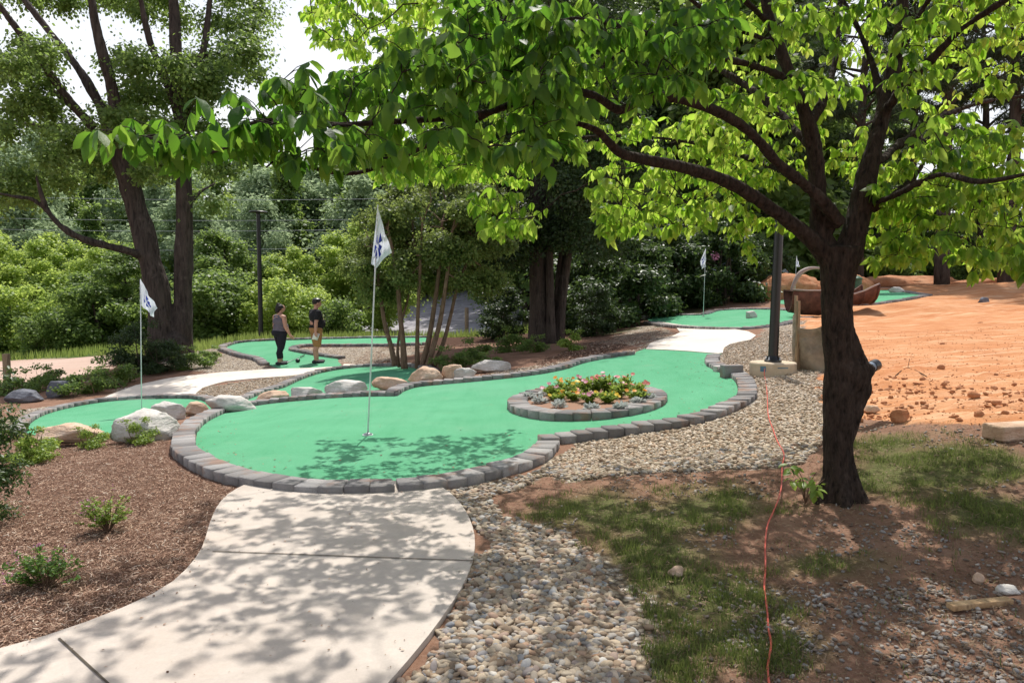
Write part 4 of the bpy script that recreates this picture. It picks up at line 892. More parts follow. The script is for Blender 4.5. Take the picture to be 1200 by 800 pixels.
# ------------------------------------------------------------------ the near dogwood
def limb(px_pts,n=6):
    """(px,py,d,r) -> smooth world polyline with radius"""
    a=np.array([np.r_[P(x,y,d),r] for x,y,d,r in px_pts]); return catmull(a,n=n)
gt=G(985,583); D0=gt[1]
trunk=limb([(985,592,D0,.165),(985,575,D0,.13),(983,548,D0,.11),(982,510,D0,.104),(983,470,D0,.108),(984,430,D0,.106),(982,390,D0,.108),(981,350,D0,.106),(982,318,D0,.115),(984,290,D0,.14)])
LIMBS=[ # A left leader
 [(975,305,D0,.10),(962,270,D0,.075),(957,200,D0-.05,.062),(946,140,D0-.1,.055),(925,85,D0-.1,.045),(905,30,D0-.05,.038),(890,-40,D0,.03),(880,-110,D0+.1,.018)],
 [(953,140,D0-.1,.035),(975,90,D0+.1,.027),(984,20,D0+.3,.022),(988,-60,D0+.5,.014)],
 # C right leader
 [(990,305,D0,.11),(1003,265,D0,.095),(1018,200,D0,.082),(1036,130,D0+.05,.065),(1050,70,D0+.1,.052),(1057,0,D0+.15,.045),(1062,-90,D0+.2,.03),(1070,-180,D0+.3,.015)],
 [(1038,130,D0,.05),(1062,97,D0-.15,.042),(1092,70,D0-.3,.036),(1130,32,D0-.5,.030),(1185,-5,D0-.7,.024),(1260,-60,D0-1,.014)],
 [(1034,120,D0+.1,.028),(1022,75,D0+.2,.022),(1003,28,D0+.35,.018),(985,-5,D0+.5,.012)],
 [(1022,245,D0,.045),(1040,232,D0+.05,.033),(1066,214,D0+.2,.028),(1085,182,D0+.3,.022),(1078,158,D0+.4,.014)],
 # G low left limb
 [(972,305,D0,.09),(952,282,D0-.05,.07),(930,263,D0-.1,.060),(880,228,D0-.25,.052),(845,210,D0-.4,.047),(800,196,D0-.6,.043),(750,186,D0-.8,.038),(725,178,D0-.95,.033),(702,155,D0-1.05,.026),(680,146,D0-1.15,.020),(655,141,D0-1.3,.014)],
 # H upper left limb, the long one that reaches toward the camera
 [(985,262,D0-.1,.06),(960,232,D0-.2,.05),(938,212,D0-.25,.044),(912,192,D0-.35,.042),(880,156,D0-.5,.038),(845,133,D0-.7,.036),(800,117,D0-.9,.034),(760,113,D0-1.15,.030),(735,126,D0-1.3,.028),(722,128,D0-1.38,.027),(690,110,D0-1.5,.026),(640,109,D0-1.65,.024),(600,122,D0-1.8,.022),(562,135,D0-1.95,.018),(500,140,D0-2.1,.0135),(440,144,D0-2.3,.011),(395,146,D0-2.45,.009),(340,141,D0-2.6,.0075),(300,143,D0-2.7,.0065),(262,160,D0-2.8,.0055),(225,173,D0-2.88,.005),(185,180,D0-2.95,.0045),(155,175,D0-3.0,.004),(132,160,D0-3.03,.003)],
 [(562,136,D0-1.95,.012),(520,160,D0-2.05,.010),(480,180,D0-2.2,.009),(430,200,D0-2.35,.008),(395,203,D0-2.45,.007),(360,195,D0-2.6,.006),(330,186,D0-2.7,.004),(312,196,D0-2.75,.003)],
 [(580,130,D0-1.9,.009),(540,152,D0-2.0,.008),(500,172,D0-2.1,.007),(455,185,D0-2.25,.005),(415,181,D0-2.4,.004)],
 [(395,146,D0-2.45,.006),(360,150,D0-2.6,.005),(310,160,D0-2.72,.005),(260,175,D0-2.85,.004),(215,190,D0-2.95,.003)],
 # I from A toward the left
 [(930,100,D0-.1,.035),(905,85,D0-.2,.030),(875,75,D0-.35,.027),(832,66,D0-.6,.024),(800,58,D0-.8,.018),(760,40,D0-1.1,.014),(700,25,D0-1.5,.010),(640,20,D0-1.8,.007)],
 [(905,50,D0,.025),(890,44,D0-.1,.02),(845,25,D0-.3,.017),(810,0,D0-.5,.012),(770,-40,D0-.8,.008)],
 # background left limbs deeper
 [(955,180,D0,.04),(900,120,D0+.6,.033),(820,70,D0+1.3,.027),(720,40,D0+2.0,.02),(600,25,D0+2.6,.013),(480,30,D0+3.0,.007),(430,40,D0+3.1,.004)],
 [(950,220,D0,.035),(890,190,D0+.8,.028),(800,165,D0+1.6,.022),(700,160,D0+2.2,.016),(600,175,D0+2.7,.010),(520,190,D0+3.0,.005)],
 [(1030,190,D0,.035),(1080,150,D0+.8,.03),(1150,120,D0+1.5,.022),(1230,110,D0+2,.014)],
 [(1020,240,D0,.03),(1050,228,D0-.4,.024),(1100,205,D0-.9,.02),(1150,213,D0-1.3,.014),(1220,200,D0-1.6,.008)],
 [(925,85,D0-.1,.03),(880,-30,D0+.8,.024),(800,-120,D0+1.6,.016),(700,-180,D0+2.2,.01)],
 [(905,30,D0,.026),(800,-60,D0-.7,.02),(680,-130,D0-1.2,.014),(560,-170,D0-1.5,.008)],
 [(1050,70,D0,.03),(1120,-60,D0-.4,.022),(1200,-200,D0-.6,.014)],
]
lim=[limb(l) for l in LIMBS]
mb=MB(); mb.tube(trunk[:,:3],trunk[:,3],24)
for p in lim:
    k=p[:,3]>.016
    if k.sum()>2: mb.tube(p[k][:,:3],p[k][:,3]*.88,14)
# knot on the right side of the trunk and root flare
def ball(mb,c,r,sc_=(1,1,1)):
    V=I3[0]*r*np.array(sc_)+np.array(c); mb.add(V,[I3[1]])
ball(mb,P(1000,440,D0),.115,(1,1,1.35)); ball(mb,P(1014,434,D0-.01),.06,(1.1,1,.9)); ball(mb,P(1008,455,D0),.075,(1,1,1.3)); ball(mb,P(1001,408,D0),.055,(.9,1,1.1)); kn=limb([(988,370,D0,.05),(997,405,D0,.065),(1004,440,D0,.085),(1000,475,D0,.075),(992,510,D0,.06),(988,540,D0,.04)]); mb.tube(kn[:,:3],kn[:,3],12); ball(mb,P(1003,410,D0),.04,(.9,1,1.3)); ball(mb,P(968,262,D0),.075,(1,1,1.2))
for a_ in np.linspace(0,2*PI,6,endpoint=False):
    e=np.array([math.cos(a_+.3),math.sin(a_+.3),0]); mb.tube([gt+[0,0,.26]+e*.04,gt+[0,0,.09]+e*.09,gt+e*.17-[0,0,.03],gt+e*.30-[0,0,.12]],[.06,.06,.045,.02],8)
tm=mb.mesh('trunk',M['bark']); to=bpy.data.objects.new('trunk',tm); C.objects.link(to)
rm=to.modifiers.new('r','REMESH'); rm.mode='VOXEL'; rm.voxel_size=.0115; s_=to.modifiers.new('s','SMOOTH'); s_.iterations=4; s_.factor=.5
dg=bpy.context.evaluated_depsgraph_get(); dg.update(); t2=bpy.data.meshes.new_from_object(to.evaluated_get(dg)); to.modifiers.clear(); to.data=t2; bpy.data.meshes.remove(tm)
nv=len(t2.vertices); co_=np.empty(nv*3,np.float32); t2.vertices.foreach_get('co',co_); co_=co_.reshape(-1,3).astype(float); no=np.empty(nv*3,np.float32); t2.vertices.foreach_get('normal',no); no=no.reshape(-1,3)
amp=np.clip((co_[:,0]-.9)/1.2,.15,1)
dd_=.022*fbm(co_[:,0]*7,co_[:,1]*7,co_[:,2]*2.2,s=40)+.010*fbm(co_[:,0]*34,co_[:,1]*34,co_[:,2]*9,s=41)-.006*np.abs(vnoise(co_[:,0]*55,co_[:,1]*55,co_[:,2]*18,s=43))
co_+=no*(dd_*amp)[:,None]; t2.vertices.foreach_set('co',co_.astype(np.float32).ravel()); t2.materials.clear(); t2.materials.append(M['bark'])
t2.polygons.foreach_set('use_smooth',np.ones(len(t2.polygons),bool)); t2.update()
dog=thing('dogwood_tree','near dogwood tree with dark knotted trunk and long leafy branch reaching left','tree',gt)
t2.transform(Matrix.Translation(-Vector(gt))); to.parent=dog

# crown: tips are drawn toward leaf sites, each joined to the closest wood
def sites(poly,d0,d1,n):
    poly=np.array(poly,float); lo,hi=poly.min(0),poly.max(0); out=[]
    while len(out)<n:
        x,y=rng.uniform(lo[0],hi[0]),rng.uniform(lo[1],hi[1])
        if inpoly(np.array([x]),np.array([y]),poly)[0]: out.append(P(x,y,rng.uniform(d0,d1)))
    return np.array(out)
S_=[sites([(240,158),(300,128),(330,125),(400,120),(400,190),(350,195),(300,178),(245,180)],2.3,2.6,19),
    sites([(325,88),(420,110),(420,120),(330,104)],2.5,2.8,5),
    sites([(135,160),(150,158),(225,152),(222,170),(145,172)],2.1,2.3,7),
    sites([(395,90),(460,55),(560,30),(660,10),(660,180),(600,185),(520,165),(460,185),(400,185)],2.6,3.5,68),
    sites([(540,0),(850,0),(850,105),(760,110),(650,130),(540,100)],2.9,4.2,104),
    sites([(350,-20),(560,-20),(560,30),(470,55),(440,45),(415,62),(385,52),(355,12)],5.2,8,80),
    sites([(400,60),(560,20),(700,60),(700,160),(560,180),(470,200),(430,190),(410,100)],5.5,8,170),
    sites([(430,170),(560,170),(570,205),(500,215),(440,205)],5,7,30),
    sites([(545,232),(610,225),(625,262),(565,278)],4.6,5.4,14),
    sites([(415,168),(630,165),(615,215),(430,208)],7.6,9.8,150),
    sites([(640,110),(960,110),(940,200),(860,235),(780,250),(700,262),(690,230),(720,200),(640,175)],5,8.2,155),
    sites([(690,215),(800,215),(880,245),(930,262),(880,300),(820,270),(760,262),(700,282)],4.8,6.6,45),
    sites([(820,-40),(1260,-40),(1260,60),(1180,90),(1090,150),(1000,90),(960,140),(850,110)],4.2,7.5,195),
    sites([(960,150),(1040,150),(1110,170),(1110,240),(1040,300),(975,200)],5.2,7.2,50),
    sites([(1060,170),(1130,150),(1210,150),(1240,300),(1160,318),(1110,300),(1085,262),(1100,215)],4.3,6.0,112),
    sites([(1020,215),(1100,225),(1090,262),(1040,245)],5,6.2,22),sites([(1030,275),(1085,268),(1080,300),(1045,318)],5,5.8,16),sites([(1185,300),(1230,300),(1230,322),(1190,318)],4.6,5.4,6)]
# crown above the frame that throws the dappled shade
N_=600; X=rng.uniform(-2.3,5.8,N_*3); Y=rng.uniform(3.3,9.3,N_*3); zl=1.75+.41*Y; Z_=zl+rng.uniform(0.05,1.5,N_*3)
kk=(Z_<5.6)&(((X-1.9)/4.2)**2+((Y-5.9)/3.4)**2<1)&(~((X>3.6)&(Y>6.8)))&(~((X<-.9)&(Y<4.6))); S_.append(np.stack([X,Y,Z_],-1)[kk][:N_])
ST=np.vstack(S_)
nodes=np.vstack([p[:,:3][p[:,3]<.06] for p in lim]); nod=[nodes]; 
dist=np.array([np.min(np.linalg.norm(nodes-s,axis=1)) for s in ST]); order=np.argsort(dist)
allnodes=np.empty((len(nodes)+len(ST)*8,3)); allnodes[:len(nodes)]=nodes; cnt=len(nodes)
tw_mb=MB(); LP=[];LA=[];LN=[];LS=[]
for p in lim:
    k=(p[:,3]<=.019)
    if k.sum()>2: tw_mb.tube(p[k][:,:3],p[k][:,3],8)
for q in order:
    s=ST[q]; dd=np.linalg.norm(allnodes[:cnt]-s,axis=1)+.25*np.maximum(0,allnodes[:cnt,2]-s[2]); j=np.argmin(dd); a=allnodes[j]; Ls=np.linalg.norm(s-a)
    if Ls<.02: continue
    mid=(a+s)/2+np.array([0,0,.12*Ls])+rng.normal(0,.06*Ls,3); t=np.linspace(0,1,7)[:,None]; c=(1-t)**2*a+2*t*(1-t)*mid+t*t*s
    c[1:-1]+=rng.normal(0,.012*min(1,Ls*2),(5,3)); r0=min(.011,.0025+.006*Ls); tw_mb.tube(c,np.linspace(r0,.0014,7),5,False)
    allnodes[cnt:cnt+5]=c[1:-1]+0; cnt+=5
    # leaves: opposite pairs toward the tip and a whorl at the tip
    dirn=(c[-1]-c[-3]); dirn/=np.linalg.norm(dirn); side=np.cross(dirn,[0,0,1]); side/=np.linalg.norm(side)+1e-9
    sub=[(c[-1],dirn)]
    for m_ in range(rng.integers(2,4)):
        base=c[-1-rng.integers(1,4)]; an=rng.uniform(-1,1); dv=dirn*.6+side*rng.choice([-1,1])*rng.uniform(.5,1.1)+np.array([0,0,rng.uniform(-.15,.3)]); dv/=np.linalg.norm(dv); L2=rng.uniform(.07,.17); e=base+dv*L2; tw_mb.tube([base,(base+e)/2+[0,0,.01],e],[.002,.0016,.001],4,False); sub.append((e,dv))
    for e,dv in sub:
        s2=np.cross(dv,[0,0,1]); s2/=np.linalg.norm(s2)+1e-9
        for back,sc2 in ((0,1.),(.055,.9)):
            nL=4 if back==0 else 2
            for z_ in range(nL):
                an=z_*2*PI/nL+rng.uniform(-.5,.5)+(.78 if back else 0); hd=dv*.8*math.cos(an)+s2*math.sin(an)+dv*.35; hd[2]=hd[2]*.4-rng.uniform(.35,1.9); LP.append(e-dv*back); LA.append(hd); nn_=np.array([rng.normal(0,.35),rng.normal(0,.35),1.]); LN.append(nn_+rng.normal(0,.35,3)); LS.append((.034+.072*rng.beta(2.0,1.5))*sc2*(.88 if e[1]<2.8 else 1))
LP,LA,LN,LS=map(np.array,(LP,LA,LN,LS)); DV=[leaf_tpl(.54,.09,.28),leaf_tpl(.60,.03,.55,((0,0),(.22,.75),(.5,1.0),(.8,.6),(1.0,0))),leaf_tpl(.46,.15,.12),leaf_tpl(.56,-.05,.42,((0,0),(.3,.9),(.62,.95),(.86,.5),(1.02,0)))]
sel=rng.integers(0,4,len(LP)); Vv=[];Ff=[];o_=0
for k_ in range(4):
    m_=sel==k_; LSk=LS[m_]; v_,f_=instmesh(DV[k_][0],DV[k_][1],LP[m_],frames(LA[m_],LN[m_]),np.stack([LSk*rng.uniform(.75,1.15,len(LSk)),LSk,LSk*rng.uniform(.3,1.8,len(LSk))],-1)); Vv.append(v_); Ff+=[f+o_ for f in f_]; o_+=len(v_)
Vv=np.vstack(Vv); print('dogwood leaves',len(LP))
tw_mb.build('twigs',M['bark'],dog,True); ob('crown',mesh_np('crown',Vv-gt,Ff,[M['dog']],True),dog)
# sprout at the foot of the trunk
def leafy(name,label,cat,base,stems,lm,sm,tpl=OVAL,group=None,parent_label=None):
    """stems: list of (polyline, leaf positions, axes, sizes) in local coordinates"""
g=G(944,590); sp_=thing('root_sprout','bright green leafy sprout at the foot of the near tree trunk','sprout',g); mb=MB(); mb.local=True; A_=[];B_=[];S2=[];N2=[]
for k in range(7):
    an=rng.uniform(0,2*PI); tip=np.array([.14*math.cos(an),.10*math.sin(an),rng.uniform(.12,.30)]); c=np.array([[0,0,0],tip*[.3,.3,.6],tip]); mb.tube(c,[.004,.003,.002],5)
    for z_ in range(7): h_=unit(1)[0]*[1,1,.3]; h_[2]-=.25; A_.append(tip*rng.uniform(.6,1)); B_.append(h_); S2.append(rng.uniform(.05,.085)); N2.append([0,rng.normal(0,.3)-.2,1])
mb.build('stems',M['bark_c'],sp_,True); v,f=instmesh(DOG[0],DOG[1],np.array(A_),frames(np.array(B_),np.array(N2)),np.array(S2)); ob('leaves',mesh_np('leaves',v,f,[M['lf_lime']],True),sp_)

# ------------------------------------------------------------------ generic trees and shrubs
def crown_cards(centers,radii,n,size,r,tpl=CARD,flat=.75,up=.5,clumpn=None,shell=.5):
    """leaf cards through clumps; each clump is an uneven blob, denser to its outside"""
    m=len(centers); w=radii**2; pick=r.choice(m,n,p=w/w.sum()); u=unit(n,r); rad=radii[pick]*(shell+(1-shell)*r.random(n))*(1+.6*vnoise(u[:,0]*2.6+pick,u[:,1]*2.2,u[:,2]*2.2,s=5)); rad*=np.where(r.random(n)<.25,r.uniform(1.,1.6,n),1)
    off=u*rad[:,None]*np.array([1,1,flat]); pos=centers[pick]+off
    nrm=u*.8+r.normal(0,.55,(n,3))+np.array([0,0,up]); ax=np.cross(nrm,r.normal(size=(n,3)))+u*.4+np.array([0,0,-.35]); S=size*r.uniform(.6,1.3,n)
    return instmesh(tpl[0],tpl[1],pos,frames(ax,nrm),S)
def proto_tree(name,seed,H,cb,cr,n,size,lm,bm_,tr=.16,nl=16,profile='round',tpl=CARD,clump=(.55,1.1),trunks=1,lean=.0,flat=.7,shell=.45):
    r=np.random.default_rng(seed); mb=MB(); mb.local=True; cen=[];rad=[]
    for t_ in range(trunks):
        top=np.array([r.normal(0,.25+lean),r.normal(0,.25+lean),H*.9]); b=np.array([r.normal(0,.25)*(trunks>1),r.normal(0,.25)*(trunks>1),-.2]); q=np.linspace(0,1,9)[:,None]; tp=b+(top-b)*q+np.cumsum(r.normal(0,.02*H/4,(9,3))*[1,1,0],0); mb.tube(tp,np.linspace(tr*1.15,tr*.25,9),10)
        for k in range(nl//trunks):
            f=(k+r.random())/(nl/trunks); z=cb+(H*.97-cb)*f
            if profile=='round': w=cr*math.sqrt(max(.05,1-(2*f-.85)**2*.85))
            elif profile=='cone': w=cr*(1-f)*1.05+.25
            elif profile=='flat': w=cr*(.55+.45*math.sin(f*PI))
            else: w=cr*(.4+.6*f)
            an=k*2.4+r.uniform(-.5,.5); rr=w*r.uniform(.35,.95); c=np.array([math.cos(an)*rr,math.sin(an)*rr,z]); s_=np.array([np.interp(max(.3,z-rr*.45),tp[:,2],tp[:,i_]) for i_ in range(3)]); s_[2]=max(.3,z-rr*.45)
            m_=(s_+c)/2+np.array([0,0,.08*rr])+r.normal(0,.05*rr,3); tt=np.linspace(0,1,6)[:,None]; cc=(1-tt)**2*s_+2*tt*(1-tt)*m_+tt*tt*c; r0=tr*.38*(1-.6*f); mb.tube(cc,np.linspace(r0,.012,6),5,False)
            cen.append(c); rad.append(r.uniform(*clump)*min(1,.5+.5*w/cr)); 
            for e_ in range(2): cen.append(c+unit(1,r)[0]*rad[-1]*1.0*[1,1,.6]); rad.append(rad[-1]*r.uniform(.45,.8)) if e_==0 else rad.append(rad[-2]*r.uniform(.4,.8))
            if rr>.7*cr*.6: cen.append((s_+c*2)/3); rad.append(rad[-1]*.8)
        cen.append(top+[0,0,.1]); rad.append(clump[0]*.9)
    cen=np.array(cen); rad=np.array(rad)
    v,f=crown_cards(cen,rad,n,size,r,tpl,flat,shell=shell)
    tm=mb.mesh('trunk',bm_,True); cm=mesh_np('crown',v,f,[lm],False); return (name,tm,cm)
def plant_tree(pr,label,cat,loc,s=1.0,rz=0,group=None,parts=('trunk','crown'),sxy=None):
    root=thing(pr[0],label,cat,loc,group,rz); root.scale=(s*(sxy or 1),s*(sxy or 1),s); ob(parts[0],pr[1],root); ob(parts[1],pr[2],root); return root
def at(px,d,up=0):
    x=(px-600)/FPX*d*1.0; return np.array([x,d,Tz(x,d)+up])
# protos -------------------------------------------------------------
PB=proto_tree('broadleaf_tree',1,12,1.6,4.0,34000,.23,M['lf_mid'],M['bark_far'],.2,34,flat=.95,clump=(.6,1.3))
PB2=proto_tree('broadleaf_tree',2,11,1.2,3.8,32000,.23,M['lf_bright'],M['bark_far'],.17,34,flat=.95,clump=(.6,1.3))
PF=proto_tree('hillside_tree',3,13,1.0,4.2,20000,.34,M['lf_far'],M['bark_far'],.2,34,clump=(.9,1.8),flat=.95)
PF2=proto_tree('hillside_tree',4,14,.6,3.2,18000,.32,M['lf_mid'],M['bark_far'],.2,30,profile='cone',clump=(.8,1.6),flat=.9)
PS=proto_tree('leafy_shrub',5,3.0,.2,1.5,9000,.14,M['lf_mid'],M['bark_far'],.05,26,clump=(.35,.75),trunks=3,flat=.95)
PS2=proto_tree('leafy_shrub',6,3.4,.2,1.5,9000,.14,M['lf_bright'],M['bark_far'],.05,26,clump=(.35,.75),trunks=3,flat=.95)
PD=proto_tree('evergreen_tree',7,9,.4,2.5,26000,.17,M['lf_dark'],M['bark_far'],.14,30,profile='cone',clump=(.5,.9))
PP=proto_tree('pine_tree',8,19,8.0,4.2,24000,.34,M['lf_pine'],M['bark_b'],.30,22,profile='flat',tpl=NEEDLE,clump=(.6,1.2),flat=.45,shell=.2)
PR=proto_tree('rhododendron_shrub',9,3.0,.2,1.7,11000,.15,M['lf_gloss'],M['bark_far'],.05,24,clump=(.35,.6),trunks=3,tpl=OVAL)
# hillside behind left and centre
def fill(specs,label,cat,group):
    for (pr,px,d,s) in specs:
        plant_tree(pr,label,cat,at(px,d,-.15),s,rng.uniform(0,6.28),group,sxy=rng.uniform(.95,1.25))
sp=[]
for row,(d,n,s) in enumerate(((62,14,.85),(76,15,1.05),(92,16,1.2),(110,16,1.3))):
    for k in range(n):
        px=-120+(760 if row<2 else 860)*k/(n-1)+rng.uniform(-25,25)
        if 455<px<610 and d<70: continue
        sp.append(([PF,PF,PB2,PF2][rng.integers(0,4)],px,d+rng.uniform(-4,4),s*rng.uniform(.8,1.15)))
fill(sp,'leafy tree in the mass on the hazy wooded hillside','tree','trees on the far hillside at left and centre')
# valley row of bright shrubs and trees
lab=['tall yellow green tree in the valley behind the left twin trunk tree','bright yellow green bushy tree at the far left edge of the meadow','mid green bushy tree between the twin trunk tree and the lamp post','lime leaved small tree directly behind the two people','pale green tree right of the people','darker green tree left of the twin trunk tree','rounded pale tree behind the tall flag','light green tree beyond the meadow at the far left']
vs=[(PB2,130,46,.62),(PB2,-10,44,.66),(PB,262,42,.55),(PB2,345,43,.5),(PB2,420,44,.62),(PB,150,37,.45),(PB,440,64,.9),(PB2,60,50,.7)]
for (pr,px,d,s),lb in zip(vs,lab): plant_tree(pr,lb,'tree',at(px,d,-.1),s,rng.uniform(0,6),'trees in the valley beyond the meadow',sxy=1.35)
sh=[(PS2,20,36,1.1),(PS2,75,37,1.0),(PS,118,35,1.1),(PS,-30,35,1.1),(PS,235,33,1.1),(PS,268,35,1.2),(PS2,330,34,.95),(PS2,305,36,.7),(PS2,365,37,.9),(PS,395,34,.7),(PS,50,33,.7)]
for (pr,px,d,s) in sh: plant_tree(pr,'rounded leafy shrub in the row at the far side of the meadow','shrub',at(px,d,-.1),s,rng.uniform(0,6),'shrubs along the far side of the meadow',sxy=1.2)
# dark wood on the right and behind the centre
sp=[]
for row,(d,n,s) in enumerate(((47,13,.8),(58,14,.85),(72,15,.8))):
    for k in range(n):
        px=560+(760)*k/(n-1)+rng.uniform(-22,22); s2=s*rng.uniform(.8,1.15)
        if px>900: s2*=.72
        sp.append(([PD,PB,PD,PF2][rng.integers(0,4)],px,d+rng.uniform(-3,3),s2)) if px>608 or d>70 else None
for k,(px,dd_,s) in enumerate([(520,68,1.9),(570,66,1.9),(620,46,1.6),(690,50,1.9),(740,44,1.6),(800,50,1.9),(850,46,1.65),(905,54,1.9),(955,60,1.8),(660,60,2.2),(770,62,2.2),(1010,66,1.5)]): sp.append(([PD,PB,PF2,PB][k%4],px,dd_,s))
fill(sp,'dark woodland tree in the mass behind the clay ground and rhododendrons','tree','dark woodland trees behind the clay ground')
for k in range(16): plant_tree(PS,'low shady shrub under the dark woodland trees','shrub',at(900+28*k+rng.uniform(-8,8),43+rng.uniform(-2,2),-.1),rng.uniform(.5,.85),rng.uniform(0,6),'shrubs under the woodland edge',sxy=1.25)
pl=[(1097,33,1.0,'tall dark pine trunk rising behind the red clay right of the near tree'),(1183,32,1.0,'tall dark pine at the right edge behind the clay'),(1000,40,1.05,'tall pine seen through the fork of the near tree'),(1150,44,1.0,'slender pine between the two thick pine trunks'),(1060,48,1.1,'distant pine behind the near tree crown'),(900,46,.95,'distant pine behind the thick black post'),(790,48,.9,'distant pine behind the rhododendrons'),(1215,40,1.1,'pine just outside the right edge of the wood')]
for px,d,s,lb in pl: plant_tree(PP,lb,'pine tree',at(px,d,-.1),s,rng.uniform(0,6),'tall pines in the woodland')

# ------------------------------------------------------------------ left twin trunk tree
gl_=G(200,421); dL=gl_[1]; kL=dL/FPX
def big_left():
    root=thing('twin_trunk_tree','large dark tree with two thick trunks left of the people, limbs spreading upward','tree',gl_); r=np.random.default_rng(5); mb=MB()
    def lb(pts): return limb([(x,y,dL+dd,w*kL/2*.74) for x,y,dd,w in pts])
    Ls=[lb([(192,430,0,52),(190,405,0,40),(186,350,0,36),(175,300,0,34),(160,245,.1,32),(148,205,.1,30),(136,170,.1,24),(120,130,.2,18),(95,85,.3,14),(60,40,.4,11),(20,-10,.5,8),(-30,-70,.6,4)]),
        lb([(150,215,0,24),(142,160,-.3,20),(128,90,-.6,17),(112,30,-.8,14),(100,-60,-1,9),(92,-140,-1,4)]),
        lb([(214,428,.2,46),(214,395,.2,32),(215,330,.2,27),(216,250,.2,25),(215,190,.2,24),(212,140,.2,23),(208,80,.3,19),(204,10,.4,16),(200,-90,.5,10),(198,-180,.5,4)]),
        lb([(214,150,.2,16),(195,95,0,13),(176,50,-.3,11),(165,0,-.5,9),(150,-70,-.8,4)]),
        lb([(216,140,.2,14),(226,90,.5,11),(244,64,.8,8),(262,66,1.1,6),(284,74,1.4,3)]),
        lb([(216,120,.3,13),(238,60,.6,10),(246,0,1,8),(255,-80,1.2,4)]),
        lb([(172,302,0,14),(150,294,-.6,12),(118,286,-1.1,11),(88,276,-1.5,10),(62,256,-1.8,8),(50,232,-2,6),(42,205,-2.2,3)]),
        lb([(70,262,-1.7,6),(40,235,-2,6),(15,230,-2.3,5),(-30,220,-2.8,3)]),
        lb([(148,205,.1,14),(120,160,1.0,11),(80,152,1.6,10),(30,146,2.2,9),(-30,140,2.8,6)]),
        lb([(110,150,.2,14),(75,110,-.5,12),(40,60,-1,10),(5,15,-1.5,9),(-30,-30,-2,5)]),
        lb([(100,140,.2,9),(60,105,.6,8),(10,75,1.2,6),(-40,60,1.5,3)]),
        lb([(216,245,.2,9),(235,225,.8,7),(252,215,1.3,5)])]
    for p in Ls: mb.tube(p[:,:3],p[:,3]*(1+.05*np.sin(np.arange(len(p)))),16)
    ball(mb,P(190,368,dL-.1),.22,(1,1,1.6)); ball(mb,P(203,405,dL),.45,(1.1,.8,1))
    tm=mb.mesh('trunk',M['bark_b'])
    to=bpy.data.objects.new('trunk',tm); C.objects.link(to); rm=to.modifiers.new('r','REMESH'); rm.mode='VOXEL'; rm.voxel_size=.04; s_=to.modifiers.new('s','SMOOTH'); s_.iterations=2
    dg=bpy.context.evaluated_depsgraph_get(); dg.update(); m2=bpy.data.meshes.new_from_object(to.evaluated_get(dg)); to.modifiers.clear(); to.data=m2
    nv=len(m2.vertices); c=np.empty(nv*3,np.float32); m2.vertices.foreach_get('co',c); c=c.reshape(-1,3).astype(float); no=np.empty(nv*3,np.float32); m2.vertices.foreach_get('normal',no); no=no.reshape(-1,3)
    c+=no*(.05*fbm(c[:,0]*3,c[:,1]*3,c[:,2]*.8,s=3)+.02*fbm(c[:,0]*11,c[:,1]*11,c[:,2]*2.5,s=4))[:,None]-0; m2.vertices.foreach_set('co',(c-gl_).astype(np.float32).ravel()); m2.materials.clear(); m2.materials.append(M['bark_b']); m2.polygons.foreach_set('use_smooth',np.ones(len(m2.polygons),bool)); m2.update(); to.parent=root
    # crown clumps: sprays around the outer limbs
    cen=[];rad=[]
    def cl(poly,d0,d1,n,r0,r1):
        q=sites(poly,d0,d1,n)
        for s in q: cen.append(s); rad.append(r.uniform(r0,r1))
    cl([(-60,-60),(320,-60),(300,-20),(330,60),(280,40),(200,20),(110,10),(0,5),(-60,20)],dL+.5,dL+4,52,.5,.95)
    cl([(100,70),(240,40),(300,50),(325,80),(280,110),(240,150),(180,160),(110,140)],dL-1.5,dL+2.5,34,.45,.85)
    cl([(-40,100),(70,120),(110,190),(60,230),(-40,250)],dL-1.5,dL+2,34,.45,.8)
    cl([(0,30),(60,60),(70,100),(0,100)],dL-2,dL+2,18,.4,.7)
    cl([(60,160),(110,150),(270,140),(280,200),(240,260),(200,215),(130,225)],dL-1,dL+3,26,.4,.7)
    v,f=crown_cards(np.array(cen),np.array(rad),70000,.125,r,CARD,.7,shell=.15); ob('crown',mesh_np('crown',v-gl_,f,[M['lf_mid']],False),root)
big_left()

# ------------------------------------------------------------------ wax myrtle clump and cedars in the centre
def stemmy(name,label,cat,stems,clumps,n,size,lm,bm_,base,tpl=CARD,flat=.6,seed=3,shell=.2):
    root=thing(name,label,cat,base); mb=MB(); r=np.random.default_rng(seed)
    for s in stems:
        p=limb(s); mb.tube(p[:,:3],p[:,3],10)
    cen=[];rad=[]
    for poly,d0,d1,k,r0,r1 in clumps:
        for s in sites(poly,d0,d1,k): cen.append(s); rad.append(r.uniform(r0,r1))
    cen=np.array(cen); rad=np.array(rad); ends=np.vstack([limb(s)[-6:,:3] for s in stems])
    for c in cen:
        e=ends[np.argmin(np.linalg.norm(ends-c,axis=1))]; m_=(e+c)/2+r.normal(0,.08,3); mb.tube([e,m_,c],[.022,.015,.006],4,False)
    mb.build('stems' if 'myrtle' in name else 'trunk',bm_,root,True); v,f=crown_cards(cen,rad,n,size,r,tpl,flat,shell=shell); ob('crown',mesh_np('crown',v-np.array(base),f,[lm],False),root); return root
gm=G(492,432); dm=gm[1]; q=dm/FPX
def st_(pts,w): return [(x,y,dm+dd,w*q/2*k*.72) for (x,y,dd),k in zip(pts,(1.3,1,.85,.7,.45))]
